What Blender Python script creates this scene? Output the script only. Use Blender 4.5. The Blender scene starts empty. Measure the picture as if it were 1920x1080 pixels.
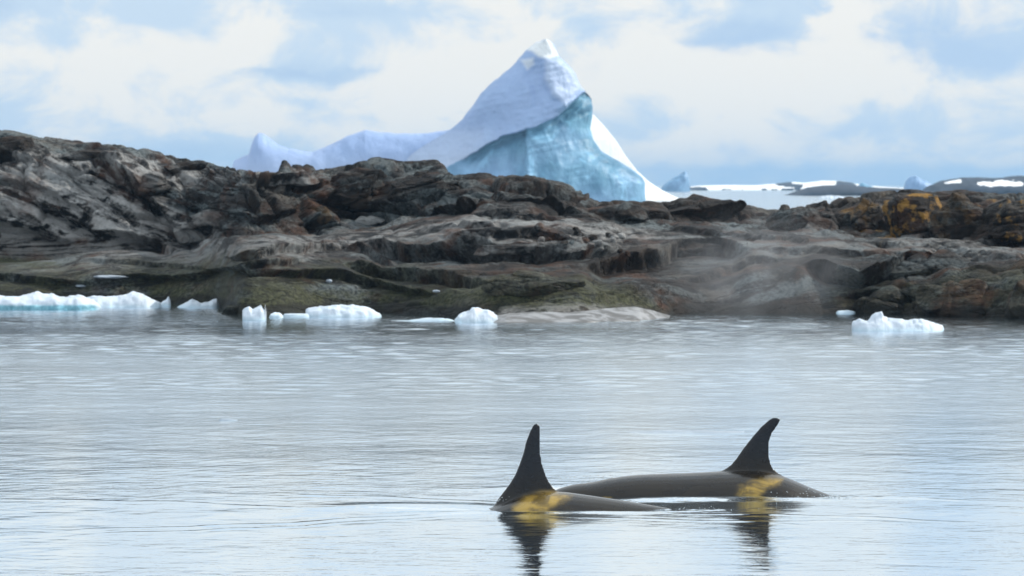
import bpy, bmesh, math
import numpy as np
from mathutils import Vector

# ------------------------------------------------------------------ camera, sky, sun, exposure
scene = bpy.context.scene
COL = scene.collection
R = math.radians

CAM_H = 3.05                       # metres above the sea
FPX = 8000.0                       # focal length in pixels of the 1920 wide photograph
HORIZON = 345.0                    # pixel row of the sea horizon
PITCH = math.atan((540.0 - HORIZON) / FPX)

cd = bpy.data.cameras.new('camera')
cd.sensor_width = 36.0
cd.lens = 36.0 * FPX / 1920.0
cd.clip_start = 0.5
cd.clip_end = 40000.0
cd.dof.use_dof = True
cd.dof.focus_distance = 40.0
cd.dof.aperture_fstop = 6.5
cam = bpy.data.objects.new('camera', cd)
COL.objects.link(cam)
cam.location = (0, 0, CAM_H)
cam.rotation_euler = (math.pi / 2 - PITCH, 0, 0)
scene.camera = cam

SUN_AZ, SUN_EL = 72.0, 40.0        # degrees clockwise from the view direction, above the horizon
SUN_DIR = Vector((math.sin(R(SUN_AZ)) * math.cos(R(SUN_EL)), math.cos(R(SUN_AZ)) * math.cos(R(SUN_EL)), math.sin(R(SUN_EL))))
sl = bpy.data.lights.new('sun', 'SUN')
sl.energy = 3.8
sl.angle = R(0.6)
sl.color = (1.0, 0.95, 0.87)
sun = bpy.data.objects.new('sun', sl)
COL.objects.link(sun)
sun.location = (60, 30, 60)
sun.rotation_euler = (-SUN_DIR).to_track_quat('-Z', 'Y').to_euler()


class NT:
    """Small helper to write node trees."""
    def __init__(self, tree):
        self.t = tree
        self.n = tree.nodes
        self.l = tree.links

    def put(self, sock, val):
        if hasattr(val, 'is_output') or isinstance(val, bpy.types.NodeSocket):
            self.l.new(val, sock)
        else:
            sock.default_value = val

    def node(self, typ, ins=None, **props):
        nd = self.n.new(typ)
        for k, v in props.items():
            setattr(nd, k, v)
        for k, v in (ins or {}).items():
            self.put(nd.inputs[k], v)
        return nd

    def m(self, op, a, b=0.0, c=None, clamp=False):
        nd = self.node('ShaderNodeMath', operation=op, use_clamp=clamp)
        self.put(nd.inputs[0], a)
        self.put(nd.inputs[1], b)
        if c is not None:
            self.put(nd.inputs[2], c)
        return nd.outputs[0]

    def noise(self, vec, scale, detail=4.0, rough=0.5, dist=0.0, lac=2.0):
        nd = self.node('ShaderNodeTexNoise', {'Vector': vec, 'Scale': scale, 'Detail': detail, 'Roughness': rough,
                                              'Distortion': dist, 'Lacunarity': lac})
        return nd.outputs[0]

    def ramp(self, fac, lo, hi, a=0.0, b=1.0, smooth=True):
        nd = self.node('ShaderNodeMapRange', interpolation_type='SMOOTHSTEP' if smooth else 'LINEAR')
        self.put(nd.inputs[0], fac)
        for i, v in zip((1, 2, 3, 4), (lo, hi, a, b)):
            self.put(nd.inputs[i], v)
        return nd.outputs[0]

    def mix(self, fac, a, b):
        nd = self.node('ShaderNodeMix', data_type='RGBA')
        self.put(nd.inputs[0], fac)
        for s, v in ((6, a), (7, b)):
            if isinstance(v, (tuple, list)):
                v = tuple(v) + (1.0,) if len(v) == 3 else tuple(v)
            self.put(nd.inputs[s], v)
        return nd.outputs[2]

    def vscale(self, vec, s):
        nd = self.node('ShaderNodeVectorMath', operation='MULTIPLY')
        self.put(nd.inputs[0], vec)
        nd.inputs[1].default_value = s
        return nd.outputs[0]

    def vadd(self, vec, s):
        nd = self.node('ShaderNodeVectorMath', operation='ADD')
        self.put(nd.inputs[0], vec)
        self.put(nd.inputs[1], s)
        return nd.outputs[0]

    def attr(self, name):
        return self.node('ShaderNodeAttribute', attribute_name=name).outputs['Fac']


def make_world():
    w = bpy.data.worlds.new('World')
    scene.world = w
    w.use_nodes = True
    w.cycles.sampling_method = 'MANUAL'
    w.cycles.sample_map_resolution = 256
    t = NT(w.node_tree)
    t.n.clear()
    sky = t.node('ShaderNodeTexSky', sky_type='NISHITA', sun_disc=False, sun_elevation=R(SUN_EL), sun_rotation=R(SUN_AZ),
                 altitude=0.0, air_density=1.0, dust_density=0.6, ozone_density=2.0)
    d = t.node('ShaderNodeTexCoord').outputs['Generated']
    up = t.node('ShaderNodeVectorMath', {0: t.vadd(d, (0.0, 0.0, 0.20))}, operation='NORMALIZE').outputs[0]
    t.l.new(up, sky.inputs['Vector'])                  # thin clear air: no dust band at the horizon
    bg = t.node('ShaderNodeBackground', {'Color': sky.outputs[0], 'Strength': 0.15})
    sx = t.node('ShaderNodeSeparateXYZ', {0: d})
    x, y, z = sx.outputs
    ysafe = t.m('MAXIMUM', y, 0.05)
    ax = t.m('DIVIDE', x, ysafe)
    ez = t.m('DIVIDE', z, ysafe)
    front = t.m('GREATER_THAN', y, 0.06)

    wb = t.node('ShaderNodeTexNoise', {'Vector': t.vscale(d, (60.0, 60.0, 110.0)), 'Scale': 1.0, 'Detail': 5.0, 'Roughness': 0.6}).outputs[1]
    wbs = t.node('ShaderNodeSeparateXYZ', {0: wb})
    ax = t.m('ADD', ax, t.m('MULTIPLY', t.m('SUBTRACT', wbs.outputs[0], 0.5), 0.030))
    ez = t.m('ADD', ez, t.m('MULTIPLY', t.m('SUBTRACT', wbs.outputs[1], 0.5), 0.012))

    def patch(px, py, sxp, syp, amt):
        u = t.m('MULTIPLY', t.m('SUBTRACT', ax, (px - 960) / FPX), FPX / sxp)
        v = t.m('MULTIPLY', t.m('SUBTRACT', ez, (HORIZON - py) / FPX), FPX / syp)
        r2 = t.m('ADD', t.m('MULTIPLY', u, u), t.m('MULTIPLY', v, v))
        return t.m('MULTIPLY', t.m('EXPONENT', t.m('MULTIPLY', r2, -1.0)), amt)

    def add_all(vals):
        s = vals[0]
        for q in vals[1:]:
            s = t.m('ADD', s, q)
        return t.m('MULTIPLY', s, front)

    p1 = t.vadd(t.vscale(d, (14.0, 14.0, 44.0)), (3.1, 0.4, 7.7))
    n1 = t.noise(p1, 1.0, 7.0, 0.55, 0.25)
    p2 = t.vadd(t.vscale(d, (42.0, 42.0, 66.0)), (9.2, 5.3, 1.7))
    n2 = t.noise(p2, 1.0, 8.0, 0.58, 0.35)
    p3 = t.vadd(t.vscale(d, (6.0, 6.0, 22.0)), (1.2, 2.3, 0.7))
    n3 = t.noise(p3, 1.0, 4.0, 0.5)
    gaps = add_all([patch(600, 136, 190, 18, 0.15), patch(1330, 66, 210, 34, 0.15), patch(1800, 88, 170, 60, 0.16),
                    patch(330, 290, 220, 26, 0.20), patch(1650, 250, 330, 36, 0.06), patch(1450, 310, 300, 26, 0.07),
                    patch(1130, 130, 50, 60, 0.10), patch(20, 300, 160, 26, 0.12), patch(640, 20, 160, 20, 0.06)])
    puffs = add_all([patch(810, 165, 80, 45, 0.16), patch(1585, 65, 60, 70, 0.18), patch(1215, 120, 110, 50, 0.14),
                     patch(1530, 165, 80, 26, 0.14), patch(300, 120, 200, 60, 0.10), patch(1370, 140, 80, 40, 0.10),
                     patch(1330, 308, 130, 14, 0.07), patch(1760, 170, 150, 40, 0.08), patch(450, 230, 150, 30, 0.08),
                     patch(80, 170, 130, 50, 0.10), patch(1850, 300, 120, 14, 0.08)])
    dens = t.m('ADD', t.m('MULTIPLY', n1, 0.62), t.m('MULTIPLY', n2, 0.38))
    dens = t.m('ADD', t.m('SUBTRACT', dens, gaps), t.m('MULTIPLY', puffs, 0.6))
    cover = t.ramp(dens, 0.27, 0.50, 0.52, 1.0)
    lit = t.m('ADD', t.m('ADD', t.m('MULTIPLY', n2, 0.62), t.m('MULTIPLY', n3, 0.38)), puffs)
    lit = t.m('SUBTRACT', lit, t.m('MULTIPLY', gaps, 0.5))
    ccol = t.mix(t.ramp(lit, 0.43, 0.58), (0.60, 0.745, 0.89), (0.915, 0.915, 0.88))
    # cloud decks are brighter overhead than towards the horizon (CIE overcast law, half strength)
    grad = t.m('MULTIPLY', t.m('ADD', 1.0, t.m('MULTIPLY', t.m('MAXIMUM', z, 0.0), 0.55)), 1.0)
    bgc = t.node('ShaderNodeBackground', {'Color': ccol, 'Strength': grad})
    mx = t.node('ShaderNodeMixShader', {0: cover, 1: bg.outputs[0], 2: bgc.outputs[0]})
    t.node('ShaderNodeOutputWorld', {'Surface': mx.outputs[0]})


make_world()
vs = scene.view_settings
vs.view_transform = 'Standard'
vs.look = 'None'
vs.exposure = 0.0
vs.gamma = 1.0
vs.use_curve_mapping = False
scene.render.engine = 'CYCLES'
cy = scene.cycles
cy.max_bounces = 6
cy.diffuse_bounces = 2
cy.glossy_bounces = 3
cy.transmission_bounces = 2
cy.volume_bounces = 0
cy.sample_clamp_indirect = 6.0
cy.use_denoising = True
cy.volume_step_rate = 1.0


# ------------------------------------------------------------------ helpers
def at(px, py, Y):
    """World point that stands at distance Y and is seen at that pixel of the photograph."""
    u = (px - 960.0) / FPX
    v = (540.0 - py) / FPX
    dy = math.cos(PITCH) + v * math.sin(PITCH)
    dz = -math.sin(PITCH) + v * math.cos(PITCH)
    return np.array([u * Y / dy, Y, CAM_H + dz * Y / dy])


def at_np(px, py, Y):
    u = (px - 960.0) / FPX
    v = (540.0 - py) / FPX
    dy = math.cos(PITCH) + v * math.sin(PITCH)
    dz = -math.sin(PITCH) + v * math.cos(PITCH)
    return np.stack([u * Y / dy, Y + 0 * u, CAM_H + dz * Y / dy], -1)


def to_px(P):
    """Inverse of at_np."""
    d = P - np.array([0, 0, CAM_H])
    f = d[..., 1] * math.cos(PITCH) - d[..., 2] * math.sin(PITCH)
    up = d[..., 1] * math.sin(PITCH) + d[..., 2] * math.cos(PITCH)
    return 960 + FPX * d[..., 0] / f, 540 - FPX * up / f


def sea_y(py):
    """Distance of the sea surface seen at pixel row py."""
    return CAM_H * FPX / (py - HORIZON)


_rng = np.random.RandomState(7)
_PERM = np.concatenate([_rng.permutation(256)] * 3)
_GRAD = _rng.normal(size=(256, 3))
_GRAD /= np.linalg.norm(_GRAD, axis=1)[:, None]


def perlin(P):
    P = np.asarray(P, float)
    Pi = np.floor(P).astype(int)
    f = P - Pi
    Pi &= 255
    u = f * f * f * (f * (f * 6 - 15) + 10)
    out = 0.0
    for dx in (0, 1):
        wx = u[..., 0] if dx else 1 - u[..., 0]
        for dy in (0, 1):
            wy = u[..., 1] if dy else 1 - u[..., 1]
            for dz in (0, 1):
                wz = u[..., 2] if dz else 1 - u[..., 2]
                h = _PERM[_PERM[_PERM[(Pi[..., 0] + dx) & 255] + ((Pi[..., 1] + dy) & 255)] + ((Pi[..., 2] + dz) & 255)]
                g = _GRAD[h]
                out = out + wx * wy * wz * (g[..., 0] * (f[..., 0] - dx) + g[..., 1] * (f[..., 1] - dy) + g[..., 2] * (f[..., 2] - dz))
    return out * 1.4


def fbm(P, octv=4, gain=0.5, ridged=False):
    a, s, tot = 1.0, 0.0, 0.0
    Q = np.asarray(P, float)
    for i in range(octv):
        n = perlin(Q + 17.3 * i)
        if ridged:
            n = 1 - 2 * np.abs(n)
        s = s + a * n
        tot += a
        a *= gain
        Q = Q * 2.03
    return s / tot


def worley(P):
    """F1, F2 and a random value for the nearest cell."""
    P = np.asarray(P, float)
    Pi = np.floor(P).astype(int)
    sh = P.shape[:-1]
    F1 = np.full(sh, 9.0)
    F2 = np.full(sh, 9.0)
    ID = np.zeros(sh)
    for dx in (-1, 0, 1):
        for dy in (-1, 0, 1):
            for dz in (-1, 0, 1):
                c = Pi + np.array([dx, dy, dz])
                h = _PERM[_PERM[_PERM[c[..., 0] & 255] + (c[..., 1] & 255)] + (c[..., 2] & 255)]
                off = np.stack([_PERM[h + 1], _PERM[h + 57], _PERM[h + 133]], -1) / 255.0
                dd = np.linalg.norm(c + off - P, axis=-1)
                near = dd < F1
                F2 = np.where(near, F1, np.minimum(F2, dd))
                ID = np.where(near, h / 255.0, ID)
                F1 = np.where(near, dd, F1)
    return F1, F2, ID


def sstep(x, a, b):
    q = np.clip((x - a) / (b - a), 0, 1)
    return q * q * (3 - 2 * q)


def new_mesh(name, V, F, mat, smooth=True, attrs=None, parent=None):
    me = bpy.data.meshes.new(name)
    V = np.asarray(V, np.float32).reshape(-1, 3)
    F = np.asarray(F, np.int32)
    n, k = F.shape
    me.vertices.add(len(V))
    me.vertices.foreach_set('co', V.ravel())
    me.loops.add(n * k)
    me.loops.foreach_set('vertex_index', F.ravel())
    me.polygons.add(n)
    me.polygons.foreach_set('loop_start', np.arange(0, n * k, k, dtype=np.int32))
    me.polygons.foreach_set('loop_total', np.full(n, k, np.int32))
    me.update(calc_edges=True)
    me.polygons.foreach_set('use_smooth', np.full(n, smooth, bool))
    for an, av in (attrs or {}).items():
        a = me.attributes.new(an, 'FLOAT', 'POINT')
        a.data.foreach_set('value', np.asarray(av, np.float32).ravel())
    me.validate()
    if mat:
        me.materials.append(mat)
    o = bpy.data.objects.new(name, me)
    COL.objects.link(o)
    if parent is not None:
        o.parent = parent
    return o


def grid_faces(nr, nc, wrap=False, flip=False):
    i = np.arange(nr * nc).reshape(nr, nc)
    if wrap:
        i = np.concatenate([i, i[:, :1]], 1)
    F = np.stack([i[:-1, :-1], i[:-1, 1:], i[1:, 1:], i[1:, :-1]], -1).reshape(-1, 4)
    return F[:, ::-1] if flip else F


def normals_grid(P):
    du = np.gradient(P, axis=1)
    dv = np.gradient(P, axis=0)
    n = np.cross(du, dv)
    n /= np.linalg.norm(n, axis=-1)[..., None] + 1e-9
    return n


def tag(o, label=None, cat=None, group=None, kind=None):
    if label:
        o['label'] = label
    if cat:
        o['category'] = cat
    if group:
        o['group'] = group
    if kind:
        o['kind'] = kind
    return o


def empty(name, loc):
    o = bpy.data.objects.new(name, None)
    COL.objects.link(o)
    o.location = loc
    return o


def interp(pts, x):
    a = np.array(sorted(pts))
    return np.interp(x, a[:, 0], a[:, 1])


# ------------------------------------------------------------------ materials
def new_mat(name):
    m = bpy.data.materials.new(name)
    m.use_nodes = True
    t = NT(m.node_tree)
    t.n.clear()
    return m, t


def mat_water():
    m, t = new_mat('sea_water')
    geo = t.node('ShaderNodeNewGeometry').outputs['Position']
    a = t.noise(t.vscale(geo, (4.5, 6.5, 4.0)), 1.0, 3.0, 0.55, 0.4)
    b = t.noise(t.vscale(geo, (14.0, 20.0, 14.0)), 1.0, 2.0, 0.5, 0.2)
    h = t.m('ADD', t.m('MULTIPLY', a, 0.010), t.m('MULTIPLY', b, 0.0022))
    calm = t.noise(t.vscale(geo, (0.10, 0.22, 0.1)), 1.0, 3.0, 0.5)
    yy = t.node('ShaderNodeSeparateXYZ', {0: geo}).outputs[1]
    st = t.m('MULTIPLY', t.ramp(calm, 0.35, 0.65, 0.5, 1.0), t.ramp(yy, 40.0, 70.0, 0.4, 1.5))   # light breeze towards the shore
    bump = t.node('ShaderNodeBump', {'Strength': st, 'Distance': 1.0, 'Height': h})
    facing = t.node('ShaderNodeLayerWeight', {'Blend': 0.5, 'Normal': bump.outputs[0]}).outputs['Facing']
    fac = t.ramp(facing, 0.30, 0.78, 0.10, 0.98)
    body = t.node('ShaderNodeBsdfDiffuse', {'Color': (0.010, 0.022, 0.030, 1)})
    gl = t.node('ShaderNodeBsdfGlossy', {'Color': (0.89, 0.955, 1.0, 1), 'Roughness': t.m('SUBTRACT', t.ramp(yy, 40.0, 60.0, 0.06, 0.145), t.ramp(yy, 76.0, 92.0, 0.0, 0.055)), 'Normal': bump.outputs[0]}, distribution='MULTI_GGX')
    mx = t.node('ShaderNodeMixShader', {0: fac, 1: body.outputs[0], 2: gl.outputs[0]})
    t.node('ShaderNodeOutputMaterial', {'Surface': mx.outputs[0]})
    return m


def mat_rock():
    m, t = new_mat('shore_rock')
    geo = t.node('ShaderNodeNewGeometry').outputs['Position']
    warp = t.node('ShaderNodeTexNoise', {'Vector': geo, 'Scale': 0.8, 'Detail': 3.0}).outputs[1]
    wv = t.vadd(geo, t.vscale(warp, (0.8, 0.8, 0.5)))
    gs = t.node('ShaderNodeSeparateXYZ', {0: wv})
    bv = t.node('ShaderNodeCombineXYZ', {0: gs.outputs[0], 1: gs.outputs[1], 2: t.m('ADD', t.attr('bed'), t.m('MULTIPLY', gs.outputs[2], 0.05))}).outputs[0]
    lay = t.noise(t.vscale(bv, (0.36, 0.36, 2.7)), 1.0, 6.0, 0.56, 0.2)      # stretched along the bedding
    mot = t.noise(geo, 2.3, 9.0, 0.68, 0.3)
    fine = t.noise(geo, 11.0, 8.0, 0.7)
    big = t.noise(geo, 0.33, 5.0, 0.6, 0.3)
    f = t.m('ADD', t.m('ADD', t.m('MULTIPLY', lay, 0.55), t.m('MULTIPLY', mot, 0.28)), t.m('MULTIPLY', fine, 0.20))
    dark = t.mix(t.ramp(mot, 0.35, 0.65), (0.004, 0.005, 0.006), (0.020, 0.017, 0.015))
    grey = t.mix(t.ramp(fine, 0.3, 0.7), (0.036, 0.050, 0.056), (0.145, 0.166, 0.170))
    grey = t.mix(t.m('MULTIPLY', t.ramp(big, 0.48, 0.62), 0.7), grey, t.mix(fine, (0.050, 0.039, 0.029), (0.150, 0.122, 0.094)))
    c = t.mix(t.ramp(f, 0.495, 0.58), dark, grey)
    pale = t.m('MULTIPLY', t.attr('pale'), t.ramp(t.m('ADD', t.m('MULTIPLY', lay, 0.5), t.m('MULTIPLY', mot, 0.5)), 0.43, 0.53))
    c = t.mix(pale, c, t.mix(fine, (0.13, 0.127, 0.122), (0.46, 0.455, 0.445)))
    c = t.mix(t.m('MULTIPLY', t.attr('brown'), t.ramp(lay, 0.33, 0.60, 1.0, 0.45)), c,
              t.mix(t.ramp(mot, 0.35, 0.65), (0.005, 0.0042, 0.004), (0.032, 0.022, 0.016)))
    rust = t.m('MULTIPLY', t.ramp(t.noise(t.vadd(geo, (5.0, 9.0, 2.0)), 0.9, 6.0, 0.62), 0.50, 0.66), t.m('MULTIPLY', t.attr('rust'), 0.8))
    c = t.mix(rust, c, t.mix(fine, (0.030, 0.013, 0.008), (0.115, 0.052, 0.026)))
    alg = t.m('MULTIPLY', t.attr('algae'), t.ramp(t.m('ADD', t.m('MULTIPLY', mot, 0.6), t.m('MULTIPLY', big, 0.4)), 0.36, 0.56))
    c = t.mix(alg, c, t.mix(t.ramp(fine, 0.35, 0.65), (0.011, 0.013, 0.006), (0.068, 0.071, 0.036)))
    lich = t.m('MULTIPLY', t.attr('lichen'), t.ramp(t.noise(geo, 1.9, 5.0, 0.6), 0.50, 0.58))
    c = t.mix(lich, c, t.mix(fine, (0.12, 0.068, 0.018), (0.33, 0.18, 0.040)))
    wet = t.attr('wet')
    c = t.mix(t.m('MULTIPLY', wet, 0.75), c, (0.009, 0.009, 0.008))
    vein = t.noise(t.vscale(bv, (0.45, 0.45, 3.0)), 1.0, 5.0, 0.55, 0.5)
    crack = t.ramp(t.m('ABSOLUTE', t.m('SUBTRACT', vein, 0.5)), 0.0, 0.022, 0.0, 1.0)
    hgt = t.m('ADD', t.m('MULTIPLY', mot, 0.07), t.m('ADD', t.m('MULTIPLY', fine, 0.04), t.m('MULTIPLY', lay, 0.06)))
    hgt = t.m('ADD', hgt, t.m('MULTIPLY', crack, 0.05))
    bump = t.node('ShaderNodeBump', {'Strength': 1.0, 'Distance': 1.0, 'Height': hgt})
    rough = t.ramp(f, 0.3, 0.7, 0.55, 0.85)
    p = t.node('ShaderNodeBsdfPrincipled', {'Base Color': c, 'Roughness': rough, 'IOR': 1.4, 'Specular IOR Level': 0.22, 'Normal': bump.outputs[0]})
    t.node('ShaderNodeOutputMaterial', {'Surface': p.outputs[0]})
    return m


def mat_ice(name, white, blue, dark_blue, bump_d=0.05, sc=1.0, rough=0.45):
    m, t = new_mat(name)
    geo = t.node('ShaderNodeNewGeometry').outputs['Position']
    n1 = t.noise(geo, 0.35 * sc, 6.0, 0.6, 0.4)
    n2 = t.noise(t.vscale(geo, (1.0, 1.0, 0.45)), 1.3 * sc, 6.0, 0.6, 0.6)
    ba = t.attr('blue')
    bf = t.m('ADD', ba, t.m('MULTIPLY', t.m('SUBTRACT', n1, 0.5), t.m('MULTIPLY', ba, 0.9)), clamp=True)
    bcol = t.mix(t.ramp(n2, 0.38, 0.60), tuple(0.6 * a + 0.4 * b for a, b in zip(dark_blue, blue)), blue)
    bcol = t.mix(t.ramp(t.noise(geo, 0.55 * sc, 4.0, 0.55, 1.2), 0.52, 0.66), bcol, tuple(min(q * 1.35, 0.9) for q in blue))
    c = t.mix(bf, t.mix(t.ramp(n1, 0.3, 0.7), tuple(q * 0.93 for q in white), white), bcol)
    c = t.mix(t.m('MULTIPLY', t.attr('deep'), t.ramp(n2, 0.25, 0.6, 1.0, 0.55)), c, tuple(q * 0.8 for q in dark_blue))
    c = t.mix(t.attr('snow'), c, (0.80, 0.81, 0.81))
    bump = t.node('ShaderNodeBump', {'Strength': 0.7, 'Distance': bump_d, 'Height': t.m('ADD', n2, t.m('MULTIPLY', n1, 1.5))})
    p = t.node('ShaderNodeBsdfPrincipled', {'Base Color': c, 'Roughness': rough, 'IOR': 1.31, 'Normal': bump.outputs[0]})
    t.node('ShaderNodeOutputMaterial', {'Surface': p.outputs[0]})
    return m


def mat_whale():
    m, t = new_mat('whale_skin')
    pos = t.node('ShaderNodeNewGeometry').outputs['Position']
    n = t.noise(t.vscale(pos, (2.0, 4.0, 4.0)), 2.0, 6.0, 0.6, 0.4)
    f = t.noise(t.vscale(pos, (6.0, 14.0, 14.0)), 2.5, 5.0, 0.65, 0.6)
    fin = t.attr('fin')
    back = t.mix(t.ramp(n, 0.35, 0.65), (0.004, 0.004, 0.005), (0.011, 0.0095, 0.0085))
    c = t.mix(fin, back, (0.006, 0.008, 0.013))
    sd = t.attr('saddle')
    sd = t.ramp(t.m('ADD', sd, t.m('MULTIPLY', t.m('SUBTRACT', n, 0.5), 0.35)), 0.10, 0.95)
    stre = t.noise(t.vscale(pos, (5.0, 3.0, 9.0)), 1.0, 5.0, 0.6, 0.8)
    ycol = t.mix(t.ramp(stre, 0.35, 0.65), (0.105, 0.072, 0.020), (0.37, 0.245, 0.048))
    ycol = t.mix(t.ramp(f, 0.60, 0.75), ycol, (0.30, 0.25, 0.17))
    c = t.mix(t.m('MULTIPLY', sd, 0.92), c, ycol)
    film = t.m('MULTIPLY', t.m('MULTIPLY', t.attr('film'), t.m('SUBTRACT', 1.0, fin)), t.ramp(n, 0.3, 0.6, 0.35, 0.9))
    c = t.mix(t.m('MULTIPLY', film, t.m('SUBTRACT', 1.0, sd)), c, (0.015, 0.011, 0.006))
    bump = t.node('ShaderNodeBump', {'Strength': 0.12, 'Distance': 0.01, 'Height': f})
    drip = t.noise(t.vscale(pos, (14.0, 14.0, 7.0)), 1.0, 3.0, 0.5, 0.6)
    cb = t.node('ShaderNodeBump', {'Strength': 0.5, 'Distance': 0.012, 'Height': drip})
    p = t.node('ShaderNodeBsdfPrincipled', {'Base Color': c, 'Roughness': t.ramp(n, 0.3, 0.7, 0.22, 0.34), 'IOR': 1.33, 'Coat Weight': 0.45, 'Coat Roughness': 0.04, 'Coat Normal': cb.outputs[0], 'Coat IOR': 1.33,
                                            'Normal': bump.outputs[0]})
    t.node('ShaderNodeOutputMaterial', {'Surface': p.outputs[0]})
    return m


def mat_far_land():
    m, t = new_mat('far_land_hazed')
    geo = t.node('ShaderNodeNewGeometry').outputs['Position']
    n = t.noise(geo, 0.12, 7.0, 0.7, 0.3)
    c = t.mix(t.ramp(n, 0.38, 0.62), (0.004, 0.010, 0.020), (0.016, 0.029, 0.050))  # blue of the distant haze is painted into the rock
    sn = t.ramp(t.m('ADD', t.attr('snow'), t.m('MULTIPLY', t.m('SUBTRACT', n, 0.5), 2.2)), 0.42, 0.56)
    c = t.mix(sn, c, (0.88, 0.89, 0.90))
    p = t.node('ShaderNodeBsdfPrincipled', {'Base Color': c, 'Roughness': 0.8})
    t.node('ShaderNodeOutputMaterial', {'Surface': p.outputs[0]})
    return m


def mat_plain(name, col, rough=0.4, ior=1.33):
    m, t = new_mat(name)
    geo = t.node('ShaderNodeNewGeometry').outputs['Position']
    n = t.noise(geo, 30.0, 3.0)
    c = t.mix(n, tuple(q * 0.85 for q in col), col)
    p = t.node('ShaderNodeBsdfPrincipled', {'Base Color': c, 'Roughness': rough, 'IOR': ior})
    t.node('ShaderNodeOutputMaterial', {'Surface': p.outputs[0]})
    return m


M_WATER = mat_water()
M_ROCK = mat_rock()
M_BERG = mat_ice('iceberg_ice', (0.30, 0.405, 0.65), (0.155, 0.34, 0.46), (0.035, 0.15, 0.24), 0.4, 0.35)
M_FLOE = mat_ice('floe_ice', (0.64, 0.69, 0.77), (0.22, 0.45, 0.54), (0.08, 0.25, 0.33), 0.03, 4.0)
M_WHALE = mat_whale()
M_FAR = mat_far_land()

# ------------------------------------------------------------------ the sea
WH_NEAR = 40.0
WH_FAR = 41.7


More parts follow.
